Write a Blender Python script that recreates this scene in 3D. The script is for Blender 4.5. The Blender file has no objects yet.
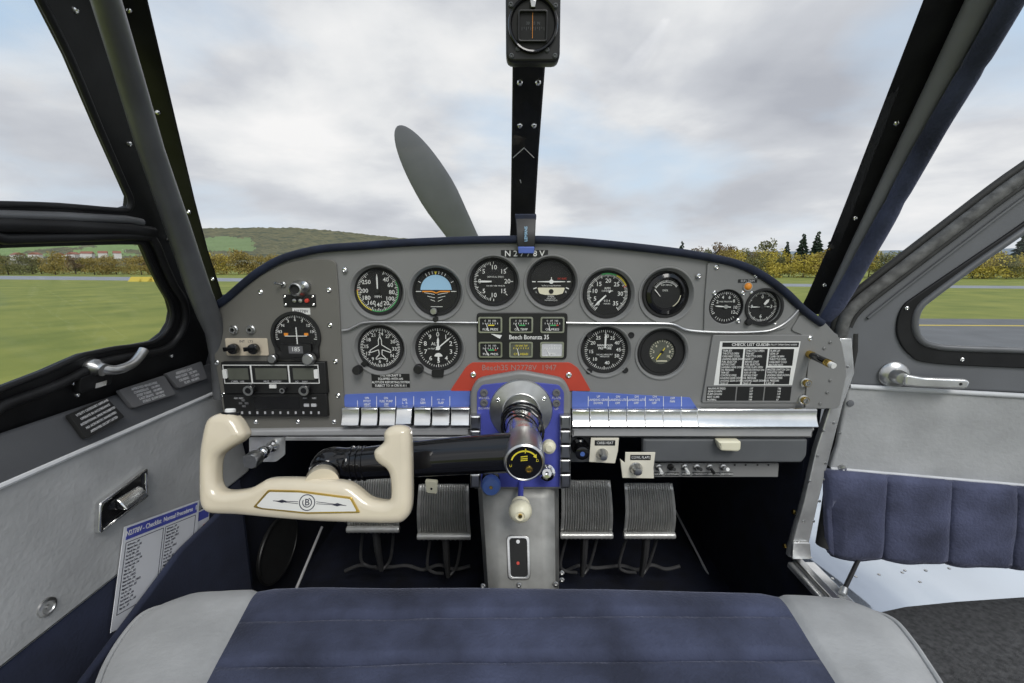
import bpy, bmesh, math, random
from mathutils import Vector, Matrix, noise
random.seed(7)
SC = bpy.context.scene
COL = SC.collection
PI = math.pi
F = 430.0
H = 2.0                                   # eye height above the grass
TH = math.atan(79.0/430.0)                # camera pitch
CT, ST = math.cos(TH), math.sin(TH)
CAM = Vector((0, 0, H))
R = math.radians

# ---------------------------------------------------------------- camera
cd = bpy.data.cameras.new('camera'); cam = bpy.data.objects.new('camera', cd); COL.objects.link(cam)
cd.sensor_fit = 'HORIZONTAL'; cd.sensor_width = 36.0; cd.lens = F/1024*36.0
cd.clip_start = 0.01; cd.clip_end = 6000
cam.location = CAM; cam.rotation_euler = (PI/2-TH, 0, 0)
SC.camera = cam

def rayd(px, py):
    xr = (px-512)/F; yd = (py-341.5)/F
    return Vector((xr, CT-yd*ST, -ST-yd*CT))
def at(px, py, Y):
    d = rayd(px, py); return CAM+d*(Y/d.y)
def atX(px, py, X):
    d = rayd(px, py); return CAM+d*(X/d.x)
def atZ(px, py, z):
    d = rayd(px, py); return CAM+d*(z/d.z)
def cdepth(p):
    q = p-CAM; return q.y*CT-q.z*ST

class Plane:
    """a real surface of the aircraft: origin, two axes and the normal towards the cabin"""
    def __init__(s, o, u, v):
        s.o = Vector(o); s.u = Vector(u).normalized(); s.v = Vector(v).normalized()
        s.n = s.u.cross(s.v).normalized()
    def M(s, dz=0):
        o = s.o+s.n*dz
        return Matrix(((s.u.x, s.v.x, s.n.x, o.x), (s.u.y, s.v.y, s.n.y, o.y), (s.u.z, s.v.z, s.n.z, o.z), (0, 0, 0, 1)))
    def hit(s, px, py):
        d = rayd(px, py); t = (s.o-CAM).dot(s.n)/d.dot(s.n)
        return CAM+d*t
    def uv(s, px, py):
        q = s.hit(px, py)-s.o; return (q.dot(s.u), q.dot(s.v))
    def uvs(s, pts): return [s.uv(*p) for p in pts]
    def w(s, a, b, c=0): return s.o+s.u*a+s.v*b+s.n*c

YP = 0.70
PANEL = Plane((0, YP, H), (1, 0, 0), (0, 0, 1))
LWALL = Plane((-.53, 0, H), (0, 1, 0), (0, 0, 1))
LWIN = Plane((-.55, 0, H-.175), (0, 1, 0), (.15, 0, .49))
LSILL = Plane((-.53, 0, H-.226), (0, 1, 0), (-.015, 0, .050))
DOOR = Plane((.58, .718, H), (.242, -.054, 0), (0, 0, 1))

# ---------------------------------------------------------------- materials
MATS = {}
def mat(name, c, rough=.5, metal=0, var=0, vscale=30, bump=0, bscale=200, sheen=0, coat=0, c2=None, bdist=.001, spec=.5, detail=4):
    m = bpy.data.materials.new(name); m.use_nodes = True; MATS[name] = m
    nt = m.node_tree; b = nt.nodes['Principled BSDF']
    c = tuple(c)+(1,)
    b.inputs['Base Color'].default_value = c
    b.inputs['Roughness'].default_value = rough; b.inputs['Metallic'].default_value = metal
    b.inputs['Specular IOR Level'].default_value = spec
    if sheen:
        b.inputs['Sheen Weight'].default_value = sheen; b.inputs['Sheen Roughness'].default_value = .4
        b.inputs['Sheen Tint'].default_value = tuple(min(1, x*3+.25) for x in c[:3])+(1,)
    if coat: b.inputs['Coat Weight'].default_value = coat; b.inputs['Coat Roughness'].default_value = .05
    tc = nt.nodes.new('ShaderNodeTexCoord')
    nz = nt.nodes.new('ShaderNodeTexNoise'); nz.inputs['Scale'].default_value = vscale; nz.inputs['Detail'].default_value = detail
    nt.links.new(tc.outputs['Object'], nz.inputs['Vector'])
    rp = nt.nodes.new('ShaderNodeValToRGB')
    a = tuple(max(0, x*(1-var)) for x in c[:3])+(1,) if c2 is None else c
    d = tuple(min(1, x*(1+var)) for x in c[:3])+(1,) if c2 is None else tuple(c2)+(1,)
    rp.color_ramp.elements[0].color = a; rp.color_ramp.elements[1].color = d
    rp.color_ramp.elements[0].position = .3; rp.color_ramp.elements[1].position = .7
    nt.links.new(nz.outputs['Fac'], rp.inputs['Fac']); nt.links.new(rp.outputs['Color'], b.inputs['Base Color'])
    if bump:
        n2 = nt.nodes.new('ShaderNodeTexNoise'); n2.inputs['Scale'].default_value = bscale; n2.inputs['Detail'].default_value = 3
        nt.links.new(tc.outputs['Object'], n2.inputs['Vector'])
        bp = nt.nodes.new('ShaderNodeBump'); bp.inputs['Strength'].default_value = bump; bp.inputs['Distance'].default_value = bdist
        nt.links.new(n2.outputs['Fac'], bp.inputs['Height']); nt.links.new(bp.outputs['Normal'], b.inputs['Normal'])
    return m
def glassmat(name, tint, refl):
    m = bpy.data.materials.new(name); m.use_nodes = True; nt = m.node_tree; nt.nodes.clear(); MATS[name] = m
    o = nt.nodes.new('ShaderNodeOutputMaterial'); mx = nt.nodes.new('ShaderNodeMixShader')
    t = nt.nodes.new('ShaderNodeBsdfTransparent'); t.inputs[0].default_value = tuple(tint)+(1,)
    g = nt.nodes.new('ShaderNodeBsdfGlossy'); g.inputs['Roughness'].default_value = .02
    fr = nt.nodes.new('ShaderNodeLayerWeight'); fr.inputs[0].default_value = .5
    pw = nt.nodes.new('ShaderNodeMath'); pw.operation = 'POWER'; pw.inputs[1].default_value = 5
    ml = nt.nodes.new('ShaderNodeMath'); ml.operation = 'MULTIPLY_ADD'; ml.inputs[1].default_value = .9*refl; ml.inputs[2].default_value = .035*refl
    nt.links.new(fr.outputs['Facing'], pw.inputs[0]); nt.links.new(pw.outputs[0], ml.inputs[0]); nt.links.new(ml.outputs[0], mx.inputs[0])
    nt.links.new(t.outputs[0], mx.inputs[1]); nt.links.new(g.outputs[0], mx.inputs[2]); nt.links.new(mx.outputs[0], o.inputs[0])
    return m
mat('panel_grey', (.215, .215, .21), .42, 0, .05, 12, .12, 900, bdist=.0004)
mat('plate_grey', (.150, .145, .128), .5, 0, .05, 12, .25, 1100, bdist=.0004)
mat('card_grey', (.36, .36, .36), .45, 0, .04, 20)
mat('dark_grey', (.10, .105, .11), .55, 0, .12, 12)
mat('frame_black', (.013, .013, .014), .45, 0, .35, 25, .1, 300, spec=.3)
mat('tube_grey', (.13, .134, .14), .4, .2, .18, 16, .05, 80)
mat('vinyl_grey', (.135, .14, .15), .5, 0, .1, 9, .15, 500)
mat('black', (.011, .011, .011), .45, 0, .2, 40)
mat('matte_black', (.013, .013, .013), .8, 0, .2, 40)
mat('gloss_black', (.008, .008, .009), .10, 0, .2, 10, coat=.35, spec=.35)
mat('dial_black', (.007, .007, .007), .6, 0, .2, 60)
mat('white', (.80, .80, .77), .5, 0, .05, 20)
mat('paper', (.74, .75, .78), .6, 0, .03, 20)
mat('ink', (.03, .03, .05), .7, 0, .1, 20)
mat('chrome', (.82, .82, .81), .13, 1, .06, 30, .04, 60)
mat('chrome_key', (.80, .80, .79), .2, 1, .08, 25, .05, 90)
mat('steel', (.55, .55, .54), .32, 1, .15, 40, .1, 150)
mat('aluminium', (.70, .70, .69), .24, .72, .25, 22, .3, 40)
mat('pillar_grey', (.23, .235, .24), .45, 0, .1, 12)
mat('sill_grey', (.085, .088, .095), .5, 0, .1, 9, .15, 500)
mat('pedal_metal', (.58, .58, .56), .3, .4, .12, 40)
mat('script', (.36, .22, .20), .5)
mat('pedestal_metal', (.25, .25, .235), .45, .3, .35, 16, .1, 60)
mat('blue_velvet', (.046, .054, .094), .95, 0, .5, 11, .7, 240, sheen=.38, bdist=.002)
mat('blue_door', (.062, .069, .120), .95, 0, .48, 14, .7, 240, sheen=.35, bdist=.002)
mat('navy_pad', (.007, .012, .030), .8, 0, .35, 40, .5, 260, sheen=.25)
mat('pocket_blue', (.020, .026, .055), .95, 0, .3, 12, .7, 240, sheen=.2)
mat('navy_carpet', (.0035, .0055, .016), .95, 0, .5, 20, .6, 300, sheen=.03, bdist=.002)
mat('suede_grey', (.38, .385, .385), .95, 0, .17, 13, .45, 160, sheen=.2, bdist=.0015)
mat('piping', (.60, .61, .62), .7, 0, .08, 30)
mat('cream', (.68, .60, .45), .22, 0, .06, 18, coat=.6)
mat('cream_knob', (.78, .74, .56), .35, 0, .05, 30)
mat('rod_black', (.085, .085, .088), .45, .3, .2, 30)
mat('tag_cream', (.76, .72, .60), .4, 0, .04, 30)
mat('beige', (.60, .52, .40), .5, 0, .1, 30)
mat('gold', (.62, .43, .12), .25, 1, .1, 30)
mat('badge', (.80, .79, .75), .28, .2, .03, 30)
mat('blue_plate', (.105, .165, .50), .42, 0, .08, 20)
mat('violet_plate', (.075, .09, .40), .42, 0, .15, 20)
mat('red_plate', (.50, .060, .035), .4, 0, .08, 20)
mat('yellow', (.80, .66, .05), .5)
mat('green', (.08, .45, .14), .5)
mat('red', (.6, .05, .03), .5)
mat('orange', (.85, .30, .03), .4)
mat('sky_blue', (.35, .58, .78), .5)
mat('lcd', (.10, .105, .085), .3, 0, .1, 50)
mat('blue_knob', (.08, .15, .42), .3)
mat('rubber', (.022, .022, .021), .7, 0, .3, 60, .5, 200)
mat('weather_strip', (.045, .045, .043), .7, 0, .6, 70, .5, 120, c2=(.15, .15, .145))
mat('walkway', (.028, .028, .029), .85, 0, .5, 130, .8, 500, c2=(.085, .085, .086), bdist=.003, detail=2)
mat('wing_paint', (.64, .71, .80), .06, .75, .04, 6, .04, 14)
mat('propeller', (.17, .175, .19), .42, .3, .08, 9, .05, 70)
mat('print_grey', (.55, .55, .56), .6)
mat('placard_grey', (.13, .13, .135), .5)
glassmat('pane', (.97, .975, .98), .55)
glassmat('lens', (.98, .98, .98), .12)

# ---------------------------------------------------------------- mesh builder
def crom(pts, n=6, closed=True):
    out = []; N = len(pts); V = [Vector(p) for p in pts]
    rng = range(N) if closed else range(N-1)
    for i in rng:
        if closed: p0, p1, p2, p3 = V[(i-1) % N], V[i], V[(i+1) % N], V[(i+2) % N]
        else: p0, p1, p2, p3 = V[max(i-1, 0)], V[i], V[i+1], V[min(i+2, N-1)]
        for k in range(n):
            t = k/n
            out.append(.5*((2*p1)+(p2-p0)*t+(2*p0-5*p1+4*p2-p3)*t*t+(3*p1-p0-3*p2+p3)*t**3))
    if not closed: out.append(V[-1])
    return out
def rnd(pts, r, n=4):
    """polygon with rounded corners"""
    out = []; N = len(pts)
    for i in range(N):
        a, b, c = Vector(pts[i-1]).to_2d(), Vector(pts[i]).to_2d(), Vector(pts[(i+1) % N]).to_2d()
        rr = r[i] if isinstance(r, (list, tuple)) else r
        d1 = (a-b); d2 = (c-b); k = min(rr, d1.length*.45, d2.length*.45)
        s = b+d1.normalized()*k; e = b+d2.normalized()*k
        if k < 1e-6: out.append(b); continue
        for j in range(n+1):
            t = j/n; out.append((1-t)**2*s+2*t*(1-t)*b+t*t*e)
    return out
def rect(x0, y0, x1, y1): return [(x0, y0), (x1, y0), (x1, y1), (x0, y1)]
def circ(x, y, r, n=40): return [(x+r*math.cos(2*PI*k/n), y+r*math.sin(2*PI*k/n)) for k in range(n)]
def pol(r, a, c=(0, 0)): a = R(a); return (c[0]+r*math.sin(a), c[1]+r*math.cos(a))

class MB:
    def __init__(s, M=None): s.bm = bmesh.new(); s.mi = 0; s.mats = []; s.M = M or Matrix.Identity(4)
    def m(s, name):
        mm = MATS[name]
        if mm not in s.mats: s.mats.append(mm)
        s.mi = s.mats.index(mm); return s
    def f(s, vs):
        try: fc = s.bm.faces.new(vs); fc.material_index = s.mi; fc.smooth = True; return fc
        except ValueError: return None
    def v(s, p):
        p = Vector(p); p = p.to_3d() if len(p) == 2 else p
        return s.bm.verts.new(s.M @ p)
    def box(s, x0, x1, y0, y1, z0, z1):
        v = [s.v((x, y, z)) for z in (z0, z1) for y in (y0, y1) for x in (x0, x1)]
        for q in ((0, 2, 3, 1), (4, 5, 7, 6), (0, 1, 5, 4), (2, 6, 7, 3), (0, 4, 6, 2), (1, 3, 7, 5)): s.f([v[i] for i in q])
        return s
    def hexa(s, p):      # eight corners: four bottom, four top
        v = [s.v(x) for x in p]
        for q in ((3, 2, 1, 0), (4, 5, 6, 7), (0, 1, 5, 4), (1, 2, 6, 5), (2, 3, 7, 6), (3, 0, 4, 7)): s.f([v[i] for i in q])
        return s
    def poly(s, pts, z0, z1):   # convex-ish prism
        a = [s.v((p[0], p[1], z1)) for p in pts]; b = [s.v((p[0], p[1], z0)) for p in pts]
        s.f(a); s.f(b[::-1]); n = len(pts)
        for i in range(n): s.f([a[i], b[i], b[(i+1) % n], a[(i+1) % n]])
        return s
    def mesh(s, me, M=None):
        n0 = len(s.bm.faces); T = s.M @ (M or Matrix.Identity(4))
        me.transform(T); s.bm.from_mesh(me)
        s.bm.faces.ensure_lookup_table()
        for fc in s.bm.faces[n0:]: fc.material_index = s.mi; fc.smooth = True
        bpy.data.meshes.remove(me); return s
    def fill(s, loops, z0, z1, bev=0, bres=3):
        cu = bpy.data.curves.new('t', 'CURVE'); cu.dimensions = '2D'; cu.fill_mode = 'BOTH'
        for lp in loops:
            sp = cu.splines.new('POLY'); sp.points.add(len(lp)-1); sp.use_cyclic_u = True
            for i, p in enumerate(lp): sp.points[i].co = (p[0], p[1], 0, 1)
        h = (z1-z0)/2; cu.extrude = max(h-bev, 1e-5)
        if bev: cu.bevel_depth = bev; cu.offset = -bev; cu.bevel_resolution = bres
        o = bpy.data.objects.new('t', cu); me = bpy.data.meshes.new_from_object(o)
        bpy.data.objects.remove(o); bpy.data.curves.remove(cu)
        return s.mesh(me, Matrix.Translation((0, 0, (z0+z1)/2)))
    def text(s, t, size, x=0, y=0, z=0, rot=0, al='CENTER', ext=.00012, sx=1, bold=0, sp=1, lh=1):
        cu = bpy.data.curves.new('t', 'FONT'); cu.body = t; cu.size = size; cu.align_x = al; cu.align_y = 'CENTER'
        cu.extrude = ext; cu.resolution_u = 2; cu.offset = bold; cu.space_character = sp; cu.space_line = lh
        o = bpy.data.objects.new('t', cu); me = bpy.data.meshes.new_from_object(o)
        bpy.data.objects.remove(o); bpy.data.curves.remove(cu)
        M = Matrix.Translation((x, y, z)) @ Matrix.Rotation(R(rot), 4, 'Z') @ Matrix.Diagonal((sx, 1, 1, 1))
        return s.mesh(me, M)
    def lathe(s, prof, n=32, M=None, cap=True):   # prof: (r, z) from one end to the other, about z
        M = M or Matrix.Identity(4); rings = []
        for r, z in prof:
            if r < 1e-7: rings.append([s.v(M @ Vector((0, 0, z)))])
            else: rings.append([s.v(M @ Vector((r*math.cos(2*PI*k/n), r*math.sin(2*PI*k/n), z))) for k in range(n)])
        for a, b in zip(rings, rings[1:]):
            for k in range(n):
                j = (k+1) % n
                if len(a) == 1 and len(b) == 1: continue
                if len(a) == 1: s.f([a[0], b[k], b[j]])
                elif len(b) == 1: s.f([a[k], a[j], b[0]])
                else: s.f([a[k], a[j], b[j], b[k]])
        return s
    def disc(s, x, y, r, z0, z1, n=28):
        return s.lathe([(0, z0), (r, z0), (r, z1), (0, z1)], n, Matrix.Translation((x, y, 0)))
    def ring(s, x, y, r0, r1, z0, z1, a0=0, a1=360, n=48):
        full = a1-a0 >= 360; k = max(2, int(n*(a1-a0)/360)); rows = []
        for i in range(k+(0 if full else 1)):
            a = a0+(a1-a0)*i/k
            rows.append([s.v(pol(r, a, (x, y))+(z,)) for r, z in ((r0, z0), (r1, z0), (r1, z1), (r0, z1))])
        m = len(rows)
        for i in range(m if full else m-1):
            A, B = rows[i], rows[(i+1) % m]
            for j in range(4): s.f([A[j], A[(j+1) % 4], B[(j+1) % 4], B[j]])
        return s
    def bar(s, p, q, w, z0, z1, w2=None):
        p = Vector(p); q = Vector(q); d = (q-p).normalized(); t = Vector((-d.y, d.x)); w2 = w if w2 is None else w2
        return s.poly([p+t*w/2, p-t*w/2, q-t*w2/2, q+t*w2/2], z0, z1)
    def tube(s, pts, rad, n=12, closed=False, flat=1, up=None):
        V = [Vector(p) for p in pts]; N = len(V); rings = []; nrm = None
        for i in range(N):
            if closed: t = (V[(i+1) % N]-V[i-1])
            else: t = V[min(i+1, N-1)]-V[max(i-1, 0)]
            t.normalize()
            if nrm is None:
                a = Vector(up) if up else (Vector((0, 0, 1)) if abs(t.z) < .9 else Vector((0, 1, 0)))
                nrm = (a-t*a.dot(t)).normalized()
            else: nrm = (nrm-t*nrm.dot(t)).normalized()
            b = t.cross(nrm); r = rad[i] if isinstance(rad, (list, tuple)) else rad
            rings.append([s.v(V[i]+nrm*(r*math.cos(2*PI*k/n))+b*(r*flat*math.sin(2*PI*k/n))) for k in range(n)])
        for i in range(N if closed else N-1):
            a, b = rings[i], rings[(i+1) % N]
            for k in range(n): s.f([a[k], a[(k+1) % n], b[(k+1) % n], b[k]])
        if not closed: s.f(rings[0][::-1]); s.f(rings[-1])
        return s
    def grid(s, rows):
        g = [[s.v(p) for p in r] for r in rows]
        for i in range(len(g)-1):
            for j in range(len(g[0])-1): s.f([g[i][j], g[i][j+1], g[i+1][j+1], g[i+1][j]])
        return s
    def build(s, name, parent=None, world=False, bevel=0, ang=38, kind=None, solid=0, sub=0):
        bmesh.ops.recalc_face_normals(s.bm, faces=s.bm.faces[:])
        me = bpy.data.meshes.new(name); s.bm.to_mesh(me); s.bm.free()
        for mm in s.mats: me.materials.append(mm)
        o = bpy.data.objects.new(name, me); COL.objects.link(o)
        if parent is not None:
            o.parent = parent
            if world:
                M = Matrix.Identity(4); q = parent
                while q: M = q.matrix_basis @ M; q = q.parent
                me.transform(M.inverted())
        me.set_sharp_from_angle(angle=R(ang))
        if solid: k = o.modifiers.new('solid', 'SOLIDIFY'); k.thickness = solid; k.offset = -1
        if bevel: k = o.modifiers.new('bevel', 'BEVEL'); k.width = bevel; k.segments = 2; k.limit_method = 'ANGLE'
        if sub: k = o.modifiers.new('sub', 'SUBSURF'); k.levels = sub; k.render_levels = sub
        if kind: o['kind'] = kind
        return o
def mb(m, M=None): return MB(M).m(m)
def align(p, d):
    """matrix placing local z along d at p"""
    return Matrix.Translation(Vector(p)) @ Vector(d).to_track_quat('Z', 'Y').to_matrix().to_4x4()
def tag(o, label, cat, group=None):
    o['label'] = label; o['category'] = cat
    if group: o['group'] = group
    return o
def thing(name, label=None, cat=None, loc=(0, 0, 0), rot=(0, 0, 0), group=None, kind=None):
    o = bpy.data.objects.new(name, None); COL.objects.link(o); o.empty_display_size = .02
    o.location = loc; o.rotation_euler = rot
    o.matrix_basis = Matrix.Translation(Vector(loc)) @ (rot if isinstance(rot, Matrix) else Matrix.Rotation(rot[2], 4, 'Z') @ Matrix.Rotation(rot[0], 4, 'X'))
    if label: tag(o, label, cat, group)
    if kind: o['kind'] = kind
    return o
def on_panel(name, label, cat, px, py, group=None, dz=0, Y=YP):
    p = at(px, py, Y-dz); r = thing(name, label, cat, p, (PI/2, 0, 0), group)
    return r, cdepth(p)/F
def screw(parent, x, y, z, r, m='chrome', world=None):
    b = mb(m, world); b.lathe([(r, z), (r*.9, z+r*.45), (r*.55, z+r*.7), (r*.5, z+r*.45), (0, z+r*.4)], 12, Matrix.Translation((x, y, 0)))
    return b
# ================================================================ INSTRUMENT PANEL
G = [  # gauge centres in the panel: px, py, dial radius, recess radius
    (377.5, 291, 22, 27), (436, 291.5, 22, 27), (493.5, 281.5, 22, 26.5), (551.4, 281.7, 22, 26.5), (607.5, 294, 22, 27), (666.5, 294, 21.5, 27),
    (380, 348, 21, 25.5), (438, 348, 21, 26), (605, 350, 21.5, 26), (662, 352, 22, 26)]
G = [(x, y+1.2, r, rd) for x, y, r, rd in G]
pu = PANEL.uv
SP = cdepth(at(512, 341, YP))/F
panel = thing('instrument_panel', 'wide grey metal instrument panel spanning the cockpit under the windshield', 'instrument panel', at(512, 341, YP), (PI/2, 0, 0))
top = [(212, 306), (226, 300), (245, 284), (262, 272), (285, 260), (320, 251), (360, 248), (400, 245), (460, 242), (512, 241), (560, 242), (620, 247), (680, 254), (720, 261), (745, 268), (765, 279), (785, 294), (800, 308), (814, 319), (838, 335)]
top_s = [pu(*p) for p in top]
outline = [tuple(p) for p in crom([Vector(q).to_3d() for q in top_s], 5, closed=False)]
outline = [(p[0], p[1]) for p in outline]
outline += [pu(846, 372), pu(826, 409), pu(824, 409), pu(697, 409), pu(470, 408), pu(342, 409), pu(340, 431), pu(226, 431), pu(223, 400), pu(214, 345)]
holes = []
for (x, y, r, rd) in G:
    c = pu(x, y); s = cdepth(at(x, y, YP))/F; holes.append(circ(c[0], c[1], rd*s, 48))
for (x, y) in ((725.6, 306.7), (761.7, 306.7)):
    c = pu(x, y); holes.append(circ(c[0], c[1], 17*SP, 40))
mb('panel_grey', PANEL.M()).fill([outline]+holes, -.003, .0, .0008, 1).build('face_plate', panel, True)
# embossed recesses round each gauge
for (x, y, r, rd) in G:
    c = pu(x, y); s = cdepth(at(x, y, YP))/F
    prof = [((rd+1.6)*s, .0), ((rd+1.0)*s, .0022), (rd*s, .0022), ((rd-1.4)*s, -.0005), ((r+2.6)*s, -.0065), ((r+1.2)*s, -.010), ((r+.3)*s, -.0105)]
    mb('panel_grey', PANEL.M() @ Matrix.Translation((c[0], c[1], 0))).lathe(prof, 48).build('gauge_recess', panel, True)
# left plate
lp = [(214, 309), (228, 301), (247, 286), (264, 274), (287, 263), (310, 259), (330, 259), (337, 262), (340, 300), (342, 345), (345, 405), (345, 428), (226, 428), (222, 392), (214, 345)]
mb('plate_grey', PANEL.M()).fill([rnd([pu(*p) for p in lp], .006)], .0, .0035, .0012, 2).build('side_plate', panel, True)
# right plate
rp = [(707, 262), (722, 263), (742, 270), (762, 281), (782, 297), (800, 312), (785, 328), (766, 333), (703, 333), (704, 300)]
hl = [circ(*pu(x, y), 17*SP, 40) for (x, y) in ((725.6, 306.7), (761.7, 306.7))]
mb('panel_grey', PANEL.M()).fill([rnd([pu(*p) for p in rp], .005)]+hl, .0, .003, .001, 2).build('side_plate', panel, True)
# right end bracket of panel
rb = [(800, 314), (824, 322), (840, 340), (846, 372), (838, 408), (804, 408), (809, 338), (790, 330)]
mb('panel_grey', PANEL.M()).fill([rnd([pu(*p) for p in rb], .006)], .0, .0025, .0008, 2).build('end_bracket', panel, True)
# thin bright trim mouldings
for pts in ([(343, 330), (350, 329), (358, 325), (368, 322), (400, 321.5), (440, 322), (478, 322.5)],
            [(566, 322.5), (610, 323), (655, 323), (672, 324), (684, 329), (700, 331), (730, 332), (762, 331), (776, 327), (788, 319), (798, 308)]):
    w = [PANEL.w(*pu(*p), .004) for p in pts]
    mb('steel').tube(crom(w, 6, False), .0021, 8).build('trim_moulding', panel, True)
for (x, y) in ((345.5, 270), (262, 292), (330, 290), (331, 325), (336.5, 361), (339, 395), (216, 328), (218.5, 362), (225, 394), (257, 421), (299, 421), (335, 421),
               (715.6, 267), (755, 275.6), (698, 276), (713.7, 293), (742, 293), (751, 293), (737, 320.5), (773, 321.7), (808.6, 338), (823, 348), (829, 342), (824, 362), (829, 380), (826, 392), (819, 403)):
    c = pu(x, y); small = x > 815
    screw(panel, 0, 0, .0028, (1.6 if small else 2.6)*SP, 'panel_grey' if small else 'chrome', PANEL.M() @ Matrix.Translation((c[0], c[1], 0))).build('screw', panel, True)
# padded velvet edge on top of the panel
pad = [(213, 306), (221, 301), (229, 295), (245, 281), (262, 268), (285, 256), (320, 247.5), (360, 244.5), (400, 241.5), (460, 239), (512, 238), (560, 239), (620, 244), (680, 251), (720, 258), (745, 265), (766, 276), (786, 291), (801, 306), (812, 315), (822, 322)]
w = crom([at(x, y+1.5, YP-.004) for x, y in pad], 5, False)
mb('navy_pad').tube(w, .0062, 14).build('padded_edge', panel, True)

# ---------------- glare shield, nose and shell
sh = [at(x, y+2, YP) for x, y in pad]
rows = []
for k, (yy, dz) in enumerate(((YP, -.002), (.80, -.010), (.95, -.02))):
    rows.append([Vector((p.x*(1+.02*k), yy, p.z+dz)) for p in sh])
mb('dark_grey').grid(rows).build('glare_shield', panel, True, solid=.003)
rows = []
for (yy, sc, z0) in ((.95, 1.0, -.03), (1.2, .93, -.05), (1.5, .8, -.09), (1.75, .62, -.13), (1.86, .45, -.18)):
    row = []
    for k in range(21):
        a = PI*k/20; row.append(Vector((-.55*sc*math.cos(a), yy, H+z0-.02-(1-math.sin(a)**.6)*.35*sc)))
    rows.append(row)
mb('wing_paint').grid(rows).build('nose_cowling', None, kind='structure', solid=.004)

# ---------------- common gauge
def gauge(px, py, r, label, group='round flight and engine gauges in the panel', dz=0, depth=.0105, name='round_gauge', lens=True):
    root, s = on_panel(name, label, 'gauge', px, py, group)
    q = at(px, py, YP-dz+depth*.8); root.location = (q.x, YP-dz, q.z)     # the dial sits back in its recess
    mb('matte_black').lathe([((r+2.7)*s, -depth+.001), ((r+2.5)*s, -depth+.0042), ((r+1.3)*s, -depth+.0042), ((r+.3)*s, -depth+.004), ((r-.8)*s, -depth+.0005), ((r-.8)*s, -depth-.002)], 48).build('bezel', root)
    mb('dial_black').lathe([(0, -depth), (r*s, -depth), (r*s, -depth-.03), (0, -depth-.03)], 48).build('dial', root)
    if lens: mb('lens').lathe([(0, -depth+.0036), (r*.6*s, -depth+.0034), ((r-.2)*s, -depth+.0028)], 40).build('glass', root)
    return root, s, -depth+.0004
def ticks(b, s, r0, r1, a0, a1, n, w, z, every=0, r0b=None):
    for k in range(n+1):
        a = a0+(a1-a0)*k/n; q = r0b if every and k % every == 0 and r0b else r0
        b.bar(pol(q*s, a), pol(r1*s, a), w*s*(1.5 if every and k % every == 0 else 1), z, z+.0003)
def nums(b, s, items, r, size, z):
    for t, a in items:
        x, y = pol(r*s, a); b.text(t, size*s, x, y, z, bold=.00006)
def needle(root, s, a, l, z, m='white', w=1.6, tail=5, name='needle', tip=.2):
    b = mb(m); b.bar(pol(-tail*s, a), pol(l*.75*s, a), w*s*.7, z+.0012, z+.0017, w*s); b.bar(pol(l*.75*s, a), pol(l*s, a), w*s, z+.0012, z+.0017, w*s*tip)
    return b.build(name, root)
def hub(root, s, z, r=2, m='black'):
    mb(m).disc(0, 0, r*s, z+.0008, z+.0022, 16).build('needle_hub', root)
def knob(root, x, y, r, z0, h, m='black', name='knob', dirv=None):
    M = Matrix.Translation((x, y, 0)) if dirv is None else align((x, y, 0), dirv)
    b = mb(m); b.lathe([(r*.45, z0), (r*.45, z0+h*.35), (r*.98, z0+h*.4), (r, z0+h*.5), (r*.96, z0+h*.92), (r*.8, z0+h), (0, z0+h)], 18, M)
    return b.build(name, root)

# airspeed
g, s, z = gauge(377.5, 291, 22, 'airspeed dial with green and yellow arcs, top row far left of the panel')
b = mb('white'); ticks(b, s, 18.6, 20.8, 20, 330, 62, .45, z, 4, 17.4)
nums(b, s, [('40', 38), ('60', 66), ('80', 96), ('100', 124), ('120', 153), ('140', 182), ('160', 211), ('180', 240), ('200', 270), ('250', 308)], 14.2, 6, z)

b.text('MPH', 3.6*s, 0, -6*s, z)
b.build('dial_marking', g)
b = mb('green'); b.ring(0, 0, 20.3*s, 21.6*s, z, z+.0003, 62, 200); b.m('yellow').ring(0, 0, 20.3*s, 21.6*s, z, z+.0003, 200, 272); b.m('white').ring(0, 0, 21*s, 21.6*s, z, z+.0003, 40, 62); b.m('red').bar(pol(19*s, 273), pol(21.6*s, 273), .8*s, z, z+.0004)
b.build('speed_arc', g); needle(g, s, 0, 17, z, tail=0); hub(g, s, z, 2.2)
# attitude
g, s, z = gauge(436, 291.5, 22, 'attitude indicator with pale blue sky half and orange bar')
arc = [pol(15.8*s, a) for a in range(-88, 89, 8)]
mb('sky_blue').poly([(p[0], p[1]+1*s) for p in arc], z, z+.0004).build('sky_field', g)
b = mb('white')
for a in (-60, -30, -20, -10, 10, 20, 30, 60): b.bar(pol(17.6*s, a), pol(20.6*s, a), .6*s, z, z+.0003)
for a in (-90, 90): b.bar(pol(15*s, a), pol(20.6*s, a), .7*s, z, z+.0003)
for k, ww in ((-3, 12), (-6.5, 9), (-10, 6)):
    for sg in (-1, 1): b.bar((sg*1.5*s, k*s), (sg*ww*s, (k+1.8)*s), .5*s, z, z+.0003)
b.bar((-6*s, -15.5*s), (6*s, -15.5*s), .5*s, z, z+.0003)
b.build('dial_marking', g)
b = mb('orange'); b.bar((-14*s, 0), (-4*s, 0), 1.3*s, z+.0006, z+.0012); b.bar((14*s, 0), (4*s, 0), 1.3*s, z+.0006, z+.0012); b.bar((-4*s, 0), (0, -1.6*s), 1.1*s, z+.0006, z+.0012); b.bar((4*s, 0), (0, -1.6*s), 1.1*s, z+.0006, z+.0012); b.m('yellow').poly([pol(20*s, -4), pol(20*s, 4), pol(16.5*s, 0)], z, z+.0005)
b.build('horizon_bar', g)
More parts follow.
